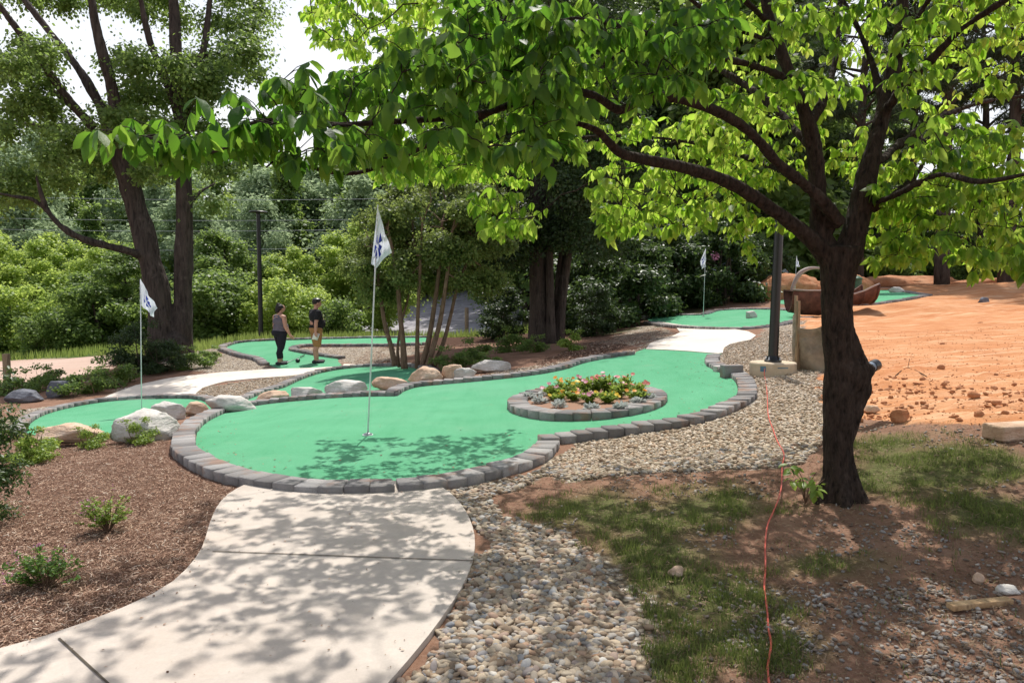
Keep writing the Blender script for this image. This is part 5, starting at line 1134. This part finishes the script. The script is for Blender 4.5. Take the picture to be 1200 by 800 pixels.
stemmy('wax_myrtle','wide multi stemmed olive green tree behind the tan boulders in the centre','tree',
 [st_([(463,428,.1),(458,405,.1),(450,375,.2),(444,330,.2),(438,290,.2)],8),st_([(474,432,0),(472,400,0),(468,360,0),(465,320,0),(455,270,0)],9),st_([(489,434,0),(489,400,0),(490,360,-.2),(492,320,-.3),(495,260,-.4)],7),
  st_([(494,432,0),(502,400,0),(508,365,0),(514,320,0),(518,260,0)],9),st_([(500,434,-.1),(508,405,-.1),(516,375,-.1),(523,330,-.2),(530,270,-.2)],9),st_([(508,430,.1),(520,400,.1),(528,370,.2),(538,330,.3),(560,280,.4)],7),st_([(468,430,.3),(466,410,.4),(470,380,.5),(480,340,.6),(485,290,.8)],5)],
 [([(408,285),(412,245),(428,250),(450,206),(490,222),(515,196),(560,222),(605,235),(612,280),(570,300),(575,345),(530,325),(505,350),(470,335),(440,352),(422,335),(412,330),(408,310)],dm-.7,dm+2.2,78,.22,.5)],100000,.072,M['lf_olive'],M['bark_c'],gm,flat=.7,seed=11,shell=.1)
gc=G(641,402); dc=gc[1]; q2=dc/FPX
def sc_(pts,w): return [(x,y,dc+dd,w*q2/2*k) for (x,y,dd),k in zip(pts,(1.35,1,.95,.8,.5))]
stemmy('cedar_tree','dense dark cedar with three reddish trunks behind the flower bed','tree',
 [sc_([(633,405,0),(632,360,0),(631,300,0),(630,220,0),(628,130,0)],24),sc_([(646,404,-.3),(645,360,-.3),(644,300,-.3),(645,230,-.3),(648,140,-.3)],10),sc_([(655,403,0),(658,360,0),(664,310,.1),(672,260,.2),(690,190,.3)],11),sc_([(652,404,.2),(652,365,.2),(655,320,.2),(660,270,.2),(650,200,.3)],8)],
 [([(480,195),(520,120),(620,70),(720,90),(770,170),(780,250),(740,280),(700,300),(660,290),(600,300),(570,330),(530,300),(490,250)],dc-2.6,dc+2.2,170,.45,.85),([(560,-60),(720,-60),(760,60),(620,80),(540,40)],dc-2,dc+2,60,.5,.9)],150000,.10,M['lf_dark'],M['bark_b'],gc,flat=.6,seed=12)
# dark holly shrub and posts
def shrub(pr,label,px,d,s,sxy=None,cat='shrub',group=None,up=-.05): return plant_tree(pr,label,cat,at(px,d,up),s,rng.uniform(0,6),group,('stems','foliage'),sxy)
PH=proto_tree('holly_shrub',31,2.0,.1,.9,12000,.075,M['lf_dark'],M['bark_far'],.04,20,clump=(.25,.42),trunks=2)
shrub(PH,'rounded dark green shrub left of the cedar trunks',592,26,.95,1.25); shrub(PH,'low dark shrub against the right side of the cedar trunks',700,24,.8,1.2)
gR='rhododendron and evergreen shrubs banked behind the distant green'
for k,(px,d,s,lb,sx) in enumerate([(850,31.5,1.2,'big sunlit rhododendron at the right end of the bank, beside the thick post',1.1),(790,31.5,1.15,'tall dark rhododendron directly behind the distant flag',1.15),(735,29,1.15,'dark rhododendron in the middle of the bank, above the gravel bend',1.2),(690,27,1.0,'dark evergreen shrub next to the cedar trunks',1.2),(760,35,1.5,'tallest rhododendron rising at the rear of the bank',1.2),(820,36,1.45,'rear rhododendron with a few pink blooms, near the right end',1.2),(700,33,1.5,'tall dark shrub filling the gap right of the cedar trunks',1.2),(880,34,.95,'small rhododendron at the far right end of the bank',1.0)]):
    shrub(PR,lb,px,d,s,sx,group=gR)
# pink blooms on two of them
for (px,py,d) in ((826,273,34.5),(793,290,33.6),(838,300,30.6)):
    c=P(px,py,d); v,f=crown_cards(np.array([c]),np.array([.16]),60,.09,rng,CARD,.8); M.setdefault('pinkb',leafmat('pink petals',(.55,.18,.35),(.75,.38,.55),(.7,.3,.5),.3)); o=ob('rhododendron_bloom',mesh_np('rhododendron_bloom',v,f,[M['pinkb']]));
    tag(o,{826:'pink rhododendron bloom highest on the bank',793:'pink rhododendron bloom above the distant flag on its left',838:'pink rhododendron bloom just right of the distant flag'}[px],'bloom','pink blooms on the rhododendrons')
PY=proto_tree('azalea_shrub',33,.8,.05,.5,2600,.06,M['lf_lime'],M['bark_c'],.015,14,clump=(.13,.22),trunks=3)
PL=proto_tree('low_shrub',34,.6,.03,.45,2600,.055,M['lf_mid'],M['bark_c'],.012,14,clump=(.12,.2),trunks=3)
def sg(pr,label,px,py,wpx,s=None,cat='shrub',group=None,sxy=1.15,hw=1.0):
    g=G(px,py); w=wpx*g[1]/FPX; sc2=w/hw; return plant_tree(pr,label,cat,g-[0,0,.02],sc2,rng.uniform(0,6),group,('stems','foliage'),sxy)
sg(PY,'small yellow green azalea in front of the cedar trunks',667,411,30)
for k,(px,py,w_,lb) in enumerate([(560,425,44,'low dark green shrub in the mulch right of the myrtle stems'),(600,412,44,'low shrub in deep shade left of the cedar trunks'),(530,432,40,'low shrub at the foot of the myrtle stems'),(575,432,30,'small low shrub just above the flat white slab'),(625,413,32,'low shade shrub touching the cedar trunks')]): sg(PL,lb,px,py,w_,group='low shrubs in the dark mulch')
PK=proto_tree('juniper_shrub',35,1.3,.05,.7,9000,.05,M['lf_dark'],M['bark_far'],.02,20,clump=(.18,.3),trunks=3)
sg(PK,'dark upright shrub at the foot of the twin trunk tree',163,437,64,hw=1.4); sg(PK,'lower dark shrub right of the left flagpole by the pale walk',192,437,40,hw=1.4,sxy=1.3)
for k,(px,py,w_,lb) in enumerate([(100,462,44,'low green plant between blue grey boulder and pale walk'),(135,452,46,'low green plant at the curve of the pale walk'),(60,455,40,'low green plant behind the blue grey boulder'),(18,462,40,'low green plant at the left edge above the dark flat boulder'),(222,432,36,'low green plant under the twin trunk tree'),(245,424,26,'small green plant on the pale stones right of the twin trunks')]): sg(PL,lb,px,py,w_,group='low plants along the dirt track',hw=.9)
# weedy plants beside the boulders
for k,(px,py,w_,lb) in enumerate([(45,540,48,'lime green weedy clump below the tan boulder'),(168,520,38,'lime green weedy clump below the largest white boulder'),(110,525,34,'sprig of pale green weeds between tan and white boulders'),(22,545,36,'weedy clump beside the glossy shrub')]): sg(PY,lb,px,py,w_,group='weedy clumps at the boulders',hw=1.0)
# two young shrubs in the mulch, one piece each with pink tips
def young(label,px,py,wpx,hpx,seed):
    g=G(px,py); d=g[1]; w=wpx*d/FPX/2; h=hpx*d/FPX; r=np.random.default_rng(seed); root=thing('young_shrub',label,'shrub',g,'young shrubs in the mulch bed'); mb=MB(); mb.local=True; A_=[];B_=[];N2=[];S2=[];tips=[]
    for k in range(46):
        an=r.uniform(0,6.28); rr=math.sqrt(r.random()); tip=np.array([w*rr*math.cos(an),w*.8*rr*math.sin(an),h*(.35+.65*r.random())*(1-.35*rr*rr)]); m_=tip*[.45,.45,.6]+r.normal(0,.01,3); c=np.array([tip*[.1,.1,0],m_,tip]); mb.tube(c,[.003,.0022,.0012],4,False)
        for z_ in range(22):
            f=r.uniform(.35,1); p=c[0]*(1-f)**2+2*f*(1-f)*c[1]+f*f*c[2]; ax=unit(1,r)[0]; ax[2]=abs(ax[2])*.5+.1; A_.append(p); B_.append(ax); N2.append(r.normal(0,.4,3)+[0,0,1]); S2.append(r.uniform(.014,.028)*(w/.2)**.3*1.25)
        tips.append(tip)
    mb.build('stems',M['bark_c'],root,True); v,f=instmesh(OVAL[0],OVAL[1],np.array(A_),frames(np.array(B_),np.array(N2)),np.array(S2)); ob('foliage',mesh_np('foliage',v,f,[M['lf_lime'] if seed%2 else M['lf_fresh']],True),root)
    tp=np.array(tips)[r.random(len(tips))<.35]
    for t_ in tp:
        pos=t_+r.normal(0,.007,(7,3)); v,f=instmesh(CARD[0],CARD[1],pos,frames(unit(7,r),unit(7,r)),np.full(7,.012)); ob('pink_tip',mesh_np('pink_tip',v,f,[M['pinkb']]),root)
M['lf_fresh']=leafmat('fresh green small leaves',(.04,.10,.02),(.12,.22,.04),(.3,.5,.08),.4)
young('lime green young shrub alone in the middle of the mulch bed',126,622,66,56,41); young('wider mid green young shrub with pinkish tips nearest the camera in the mulch',54,688,100,58,42)
# glossy shrub at the left edge
g=G(-66,622); PG=proto_tree('holly_shrub',45,1.3,.02,.36,26000,.036,M['lf_gloss'],M['bark_far'],.012,44,profile='round',clump=(.15,.24),trunks=3,tpl=OVAL)
plant_tree(PG,'glossy dark holly shrub cut off by the left edge of the photo','shrub',g,.84,1.0,None,('stems','foliage'),1.15)

# ------------------------------------------------------------------ flowers in the planter
M['fy']=leafmat('yellow petals',(.75,.50,.02),(.85,.62,.05),(.8,.6,.1),.3); M['fr']=leafmat('coral red petals',(.66,.16,.13),(.78,.32,.26),(.7,.25,.2),.3); M['fp']=leafmat('rose pink petals',(.68,.22,.32),(.82,.45,.55),(.7,.35,.45),.3); M['fo']=leafmat('orange petals',(.80,.28,.02),(.85,.42,.05),(.8,.35,.1),.3)
DC={'fy':'yellow','fr':'coral red','fp':'rose pink','fo':'orange'}
def flower(px,py,col,h,place,k):
    g=G(px,py,.07); g[2]+=.07; r=np.random.default_rng(500+k); root=thing('flowering_plant',f'{DC[col]} flowering plant {place}','flower',g,'flowering plants in the round planter'); mb=MB(); mb.local=True; A_=[];B_=[];N2=[];S2=[];bl=[]
    for q in range(20):
        an=r.uniform(0,6.28); rr=r.uniform(.02,.18); hh=.92*h*r.uniform(.4,1.0); tip=np.array([rr*math.cos(an),rr*math.sin(an),hh]); c=np.array([tip*[.15,.15,0],tip*[.5,.5,.6],tip]); mb.tube(c,[.003,.0025,.0018],4,False)
        for z_ in range(18):
            f=r.uniform(.0,.85); p=c[0]*(1-f)**2+2*f*(1-f)*c[1]+f*f*c[2]; ax=unit(1,r)[0]; ax[2]=abs(ax[2])*.9+.15; A_.append(p); B_.append(ax); N2.append(r.normal(0,.4,3)+[0,0,1]); S2.append(r.uniform(.05,.09))
        if hh>h*.66: bl.append(tip)
    mb.build('stems',M['lf_fresh'],root,True); v,f=instmesh(OVAL[0]*[.8,1,1],OVAL[1],np.array(A_),frames(np.array(B_),np.array(N2)),np.array(S2)); ob('foliage',mesh_np('foliage',v,f,[M['lf_lime']],True),root)
    for t_ in bl[:6]:
        n=11; an=np.arange(n)/n*2*PI; tl=unit(1,r)[0]*.5+np.array([0,-.4,1]); tl/=np.linalg.norm(tl); e1=np.cross(tl,[1,0,0]); e1/=np.linalg.norm(e1); e2=np.cross(tl,e1); ax=np.cos(an)[:,None]*e1+np.sin(an)[:,None]*e2+tl*.25
        v,f=instmesh(CARD[0],CARD[1],np.repeat([t_],n,0),frames(ax,np.repeat([tl],n,0)),np.full(n,r.uniform(.03,.042))); ob('blossom',mesh_np('blossom',v,f,[M[col]]),root)
fl=[(648,466,'fp',.24,'at the left end, third silvery plant in front'),(661,460,'fo',.26,'with the tallest stem near the left end, behind the pink one'),(672,467,'fo',.18,'low in the left half beside lime foliage'),(684,461,'fp',.30,'left of the centre, reaching above the rear edge'),(698,460,'fr',.30,'in the middle of the rear row'),(712,459,'fp',.32,'tallest, right of the middle'),(724,464,'fp',.26,'right of the middle, before the tall coral one'),(733,459,'fr',.30,'tall, near the right end under a yellow head'),(690,470,'fp',.16,'low and lime leaved at the front middle'),(745,464,'fr',.24,'next to the right end'),(712,470,'fy',.14,'low at the front, right of the middle'),(676,463,'fy',.25,'in the rear left group'),(655,469,'fy',.12,'shortest, at the front left'),(748,467,'fo',.16,'small, at the extreme right end')]
for k,(px,py,col,h,pl_) in enumerate(fl): flower(px,py+2,col,h,pl_,k)
def dusty(px,py,place,k):
    g=G(px,py,.07); g[2]+=.07; r=np.random.default_rng(600+k); root=thing('dusty_miller',f'silvery white dusty miller {place}','plant',g,'silvery plants around the planter rim'); n=90; u=unit(n,r); u[:,2]=np.abs(u[:,2]); mb=MB(); mb.local=True
    for q in range(8): t_=u[q]*.07; mb.tube([[0,0,0],t_*.5,t_],[.004,.003,.002],4,False)
    mb.build('stems',M['lf_silver'],root,True); v,f=instmesh(OVAL[0],OVAL[1],u*[.055,.055,.04],frames(u+[0,0,.2],r.normal(0,.4,(n,3))+[0,0,1]),r.uniform(.05,.09,n)); ob('foliage',mesh_np('foliage',v,f,[M['lf_silver']],True),root)
for k,(px,py,pl_) in enumerate([(620,467,'at the left tip of the planter'),(632,472,'second from the left tip'),(655,477,'at the front left under lime foliage'),(693,481,'at the front middle'),(728,480,'at the front right'),(748,474,'second from the right tip'),(760,468,'at the right tip of the planter'),(640,463,'behind the left tip'),(752,463,'behind the right tip')]): dusty(px,py,pl_,k)

# ------------------------------------------------------------------ loose ground cover
def near_xy(n,polys,seed,x=(-6,7),y=(2.5,16),pw=1.6):
    r=np.random.default_rng(seed); out=[]; tot=0
    while tot<n:
        m=n*4; v=r.random(m); yy=(y[0]**(1-pw)+(y[1]**(1-pw)-y[0]**(1-pw))*v)**(1/(1-pw)); xx=r.uniform(x[0],x[1],m); k=np.abs(xx)<yy*.78+.4; xx,yy=xx[k],yy[k]
        jx=xx+.12*fbm(xx*2.2,yy*2.2,s=3)*1.6; jy=yy+.12*fbm(xx*2.2,yy*2.2,s=9)*1.6; ins=np.zeros(len(xx),bool)
        for p in polys: ins|=inpoly(jx,jy,p)
        for p in paved: ins&=~inpoly(xx,yy,p)
        out.append(np.stack([xx[ins],yy[ins]],-1)); tot+=ins.sum()
        if len(out)>60: break
    return np.vstack(out)[:n]
dh=lambda xy: np.array([0.])
from bisect import bisect
def ground_z(xy):
    ix=np.clip(np.searchsorted(gx,xy[:,0])-1,0,nX-2); iy=np.clip(np.searchsorted(gy,xy[:,1])-1,0,nY-2); tx=(xy[:,0]-gx[ix])/(gx[ix+1]-gx[ix]); ty=(xy[:,1]-gy[iy])/(gy[iy+1]-gy[iy])
    return (GZ2[iy,ix]*(1-tx)+GZ2[iy,ix+1]*tx)*(1-ty)+(GZ2[iy+1,ix]*(1-tx)+GZ2[iy+1,ix+1]*tx)*ty
def samp(A,xy):
    ix=np.clip(np.searchsorted(gx,xy[:,0]),0,nX-1); iy=np.clip(np.searchsorted(gy,xy[:,1]),0,nY-1); return A[iy,ix]
def off_borders(xy,m=.30):
    k=np.ones(len(xy),bool)
    for p in (r1,r2,r3,left_bk,mid_bk,ppl_a,ppl_in):
        q=resample(p,.12); 
        for i in range(0,len(xy),8000): k[i:i+8000]&=np.min(np.linalg.norm(xy[i:i+8000,None]-q[None],axis=2),1)>m
    return k
def scatter_stones(name,xy,s0,s1,sub,mat,seed,label,zoff=.0):
    r=np.random.default_rng(seed); n=len(xy); V,F=I2 if sub==2 else I1; s=s0+(s1-s0)*r.random(n)**2; z=ground_z(xy)+s*(.12+.5*r.random(n))*.5+zoff
    R=randrot(n,r); tilt=r.normal(0,.35,(n,2)); yaw=r.uniform(0,6.28,n)
    ax=np.stack([np.cos(yaw),np.sin(yaw),tilt[:,0]],-1); R=frames(ax,np.stack([tilt[:,1],tilt[:,0],np.ones(n)],-1)); S=np.stack([s*r.uniform(.55,.9,n),s*r.uniform(.8,1.35,n),s*r.uniform(.35,.6,n)],-1)/2
    Vt=V*(1+.16*vnoise(V[:,0]*1.7,V[:,1]*1.7,V[:,2]*1.7,s=seed))[:,None]; v,f=instmesh(Vt,[F],np.c_[xy,z],R,S); o=ob(name,mesh_np(name,v,f,[mat],True)); return tag(o,label,'gravel',None,'stuff')
xy=near_xy(17000,Z['gravel'],51,(-1.2,5),(2.6,6.6),1.2); xy=xy[off_borders(xy)]; xy=xy[samp(wgr,xy)<.25]; scatter_stones('gravel',xy,.018,.062,2,M['pebble'],52,'grey and tan river pebbles between walk and grass')
xy=near_xy(26000,Z['gravel'],53,(-9,7),(6.2,18),1.3); xy=xy[off_borders(xy)]; scatter_stones('gravel',xy,.024,.06,1,M['pebble2'],54,'pale tan pebbles around the greens and lamp footing')
xy=near_xy(30000,[lowpoly],55,(-1,6.5),(2.5,7.5),1.2); pb=samp(wp,xy)*(.55+1.2*fbm(xy[:,0]*4,xy[:,1]*4,s=91)); k=rng.random(len(xy))<pb; xy=xy[k][:9000]; scatter_stones('gravel',xy,.008,.034,2,M['pebble3'],56,'grey crushed stones scattered over the shaded soil')
xy=near_xy(3600,Z['clay'],57,(2.5,12),(5,16),1.2); scatter_stones('gravel',xy,.006,.03,1,M['rock_r'],58,'crumbs of dry red clay on the bare ground')
kx=near_xy(1500,Z['clay'],157,(2.5,9),(5.2,9.5),1.2); ck=fbm(kx[:,0]*2,kx[:,1]*2,s=61)>.02; scatter_stones('clay_crumbs',kx[ck],.012,.075,2,M['rock_r'],158,'rough clods of broken red clay near the grass edge')
# mulch shreds
def shreds(xy,l0,l1,mat,seed,name,label,cat):
    r=np.random.default_rng(seed); n=len(xy); tpl=(np.array([(-.5,-.5,0),(.5,-.5,0),(.35,.5,.06),(-.4,.5,.03),(-.1,-.02,.16),(.3,0,.12)]),[np.array([(0,1,5,4),(4,5,2,3)])]); L_=l0+(l1-l0)*r.random(n)**2; yaw=r.uniform(0,6.28,n)
    R=frames(np.stack([np.cos(yaw),np.sin(yaw),r.normal(0,.28,n)],-1),np.stack([r.normal(0,.5,n),r.normal(0,.5,n),np.ones(n)],-1)); v,f=instmesh(tpl[0],tpl[1],np.c_[xy,ground_z(xy)+.004+r.random(n)*.012],R,np.stack([L_*r.uniform(.08,.25,n),L_,L_],-1)); return tag(ob(name,mesh_np(name,v,f,[mat])),label,cat,None,'stuff')
xy=near_xy(95000,Z['mulch'],61,(-8,1),(2.5,9.5),1.5); xy=xy[off_borders(xy,.29)]; shreds(xy,.008,.042,M['chip'],62,'mulch','shredded brown bark mulch beside the front walk','mulch')
xy=near_xy(9000,Z['dark'],63,(-6,6),(11,24),1.1); shreds(xy,.03,.1,M['chip'],64,'mulch','dark mulch under the centre trees','mulch')
xy=near_xy(26000,[lowpoly],65,(-1,6.5),(2.5,8),1.2); shreds(xy,.008,.05,M['straw'],66,'leaf_litter','dry leaf bits and twigs on the shaded soil','litter')
def on_poly(poly,n,seed,edge,ez):
    r=np.random.default_rng(seed); lo,hi=poly.min(0),poly.max(0); p=r.uniform(lo,hi,(n*30,2)); p=p[inpoly(p[:,0],p[:,1],poly)&(p[:,1]>2.3)]; q=resample(edge,.1); dd=np.concatenate([np.min(np.linalg.norm(p[i:i+5000,None]-q[None],axis=2),1) for i in range(0,len(p),5000)]); k=r.random(len(p))<np.exp(-dd/ez)*.9+.05; return p[k][:n]
def litter_on(xy,top,l0,l1,mat,seed,label):
    r=np.random.default_rng(seed); n=len(xy); yaw=r.uniform(0,6.28,n); R_=frames(np.stack([np.cos(yaw),np.sin(yaw),r.normal(0,.08,n)],-1),np.stack([r.normal(0,.2,n),r.normal(0,.2,n),np.ones(n)],-1)); L_=r.uniform(l0,l1,n); v,f=instmesh(CARD[0],CARD[1],np.c_[xy,T(xy[:,0],xy[:,1])+top+.003],R_,np.stack([L_*r.uniform(.3,1.1,n),L_,L_],-1)); tag(ob('leaf_litter',mesh_np('leaf_litter',v,f,[mat])),label,'litter',None,'stuff')
litter_on(on_poly(walk_out,260,81,walk_l,.05),.037,.005,.022,M['chip'],82,'stray mulch bits along the left edge of the front walk')
litter_on(on_poly(walk_out,90,83,walk_r,.06),.037,.005,.014,M['straw'],84,'stray dry bits on the front walk')
litter_on(on_poly(big_out,420,85,np.vstack([r2,r3]),.5),.014,.010,.04,M['straw'],86,'stray fallen leaf bits on the large green')
# grass blades
def blades(xy,h0,h1,w,mat,seed,label,lean=.5):
    r=np.random.default_rng(seed); n=len(xy); tpl=(np.array([(-.5,0,0),(.5,0,0),(.38,.5,.05),(-.38,.5,.05),(0,1,.28)]),[np.array([(0,1,2,3)]),np.array([(3,2,4)])]); h=r.uniform(h0,h1,n); yaw=r.uniform(0,6.28,n); ax=np.stack([np.cos(yaw)*lean*r.random(n),np.sin(yaw)*lean*r.random(n),np.ones(n)],-1); nm=np.stack([np.cos(yaw),np.sin(yaw),np.full(n,-.1)],-1)
    v,f=instmesh(tpl[0],tpl[1],np.c_[xy,ground_z(xy)-.004],frames(ax,-nm),np.stack([np.full(n,w)*r.uniform(.7,1.3,n),h,h],-1)); return tag(ob('grass',mesh_np('grass',v,f,[mat])),label,'grass',None,'stuff')
xy=near_xy(260000,[lowpoly],71,(-1.2,7),(2.5,8.5),1.3); tuft=fbm(xy[:,0]*7,xy[:,1]*7,s=77,o=3); k=rng.random(len(xy))<np.clip(samp(wgr,xy)*.8+tuft*1.5*(samp(wgr,xy)>.05)-.28,0,1)*.62+.02*(tuft>.15); xy=xy[k]; xy+=rng.normal(0,.01,xy.shape); print('blades',len(xy)); blades(xy,.02,.07,.0038,M['grass'],72,'patchy shaded grass around the near tree',1.6)
gfy=ppl_out[:,1].max()+.6; print('ppl',gfy,ppl_out[:,0].min()); GF=np.vstack([np.stack([rng.uniform(-30,-9.2,16000),rng.uniform(25.5,38,16000)],-1),np.stack([rng.uniform(-9.2,4,9000),rng.uniform(gfy,max(38,gfy+4),9000)],-1)]); ppk=np.ones(len(GF),bool)
for p in Z['road']+[ppl_out]: ppk&=~inpoly(GF[:,0],GF[:,1],p)
blades(GF[ppk],.12,.42,.035,M['grass_far'],73,'bright meadow grass beyond the dirt track',.6)
# lake of pale gravel seen between the stems
yard=np.array([(-6.5,50),(8,50),(9,66),(-9,66)],float); M['yard']=simple('pale grey lilac gravel',(.36,.34,.37),.95,var=.25,scale=1.5); o=sheet('gravel_yard',np.array([(-8.5,37),(0.5,37),(1,64),(-15,64)],float),.8,.05,M['yard']); struct(o)
# ------------------------------------------------------------------ camera, light, world
cam=bpy.data.cameras.new('camera'); co=bpy.data.objects.new('camera',cam); sc.collection.objects.link(co); sc.camera=co
co.location=(0,0,CAMH); co.rotation_euler=(PI/2-PITCH,0,0); cam.lens=FPX/1200*36; cam.sensor_width=36; cam.clip_end=3000; cam.clip_start=.05
SUN_AZ,SUN_EL=math.radians(5.5),math.radians(61)
sd=Vector((math.sin(SUN_AZ)*math.cos(SUN_EL),math.cos(SUN_AZ)*math.cos(SUN_EL),math.sin(SUN_EL)))
L=bpy.data.lights.new('sun','SUN'); L.energy=5.0; L.angle=math.radians(.55); L.color=(1,.965,.90); lo=bpy.data.objects.new('sun',L); sc.collection.objects.link(lo); lo.rotation_euler=sd.to_track_quat('Z','Y').to_euler()
w=bpy.data.worlds.new('World'); sc.world=w; w.use_nodes=True; nt=w.node_tree; nt.nodes.clear()
sk=nt.nodes.new('ShaderNodeTexSky'); sk.sky_type='NISHITA'; sk.sun_disc=False; sk.sun_elevation=SUN_EL; sk.sun_rotation=SUN_AZ; sk.dust_density=3.5; sk.air_density=1.0; sk.altitude=200
bg=nt.nodes.new('ShaderNodeBackground'); bg.inputs[1].default_value=.15; out=nt.nodes.new('ShaderNodeOutputWorld')
mx=nt.nodes.new('ShaderNodeMix'); mx.data_type='RGBA'; mx.inputs[7].default_value=(8.2,8.3,8.4,1)
tc=nt.nodes.new('ShaderNodeTexCoord'); mp=nt.nodes.new('ShaderNodeMapping'); mp.inputs['Scale'].default_value=(1,1,2.6); nz=nt.nodes.new('ShaderNodeTexNoise'); nz.inputs['Scale'].default_value=2.2; nz.inputs['Detail'].default_value=6
rp=nt.nodes.new('ShaderNodeMapRange'); rp.inputs[1].default_value=.36; rp.inputs[2].default_value=.6; rp.inputs[3].default_value=.6; rp.inputs[4].default_value=.95
nt.links.new(tc.outputs['Generated'],mp.inputs[0]); nt.links.new(mp.outputs[0],nz.inputs['Vector']); nt.links.new(nz.outputs['Fac'],rp.inputs[0]); se=nt.nodes.new('ShaderNodeSeparateXYZ'); nt.links.new(tc.outputs['Generated'],se.inputs[0]); hz=nt.nodes.new('ShaderNodeMapRange'); hz.inputs[1].default_value=.30; hz.inputs[2].default_value=.62; hz.inputs[3].default_value=1; hz.inputs[4].default_value=.12; nt.links.new(se.outputs['Z'],hz.inputs[0])
ml=nt.nodes.new('ShaderNodeMath'); ml.operation='MULTIPLY'; nt.links.new(rp.outputs[0],ml.inputs[0]); nt.links.new(hz.outputs[0],ml.inputs[1]); nt.links.new(ml.outputs[0],mx.inputs[0])
nt.links.new(sk.outputs[0],mx.inputs[6]); nt.links.new(mx.outputs[2],bg.inputs[0]); nt.links.new(bg.outputs[0],out.inputs[0])
sc.view_settings.view_transform='Standard'; sc.view_settings.look='None'; sc.view_settings.exposure=0; sc.view_settings.gamma=1
cy=sc.cycles; cy.max_bounces=8; cy.diffuse_bounces=4; cy.glossy_bounces=2; cy.transmission_bounces=4; cy.transparent_max_bounces=8; cy.sample_clamp_indirect=8; cy.caustics_reflective=False; cy.caustics_refractive=False
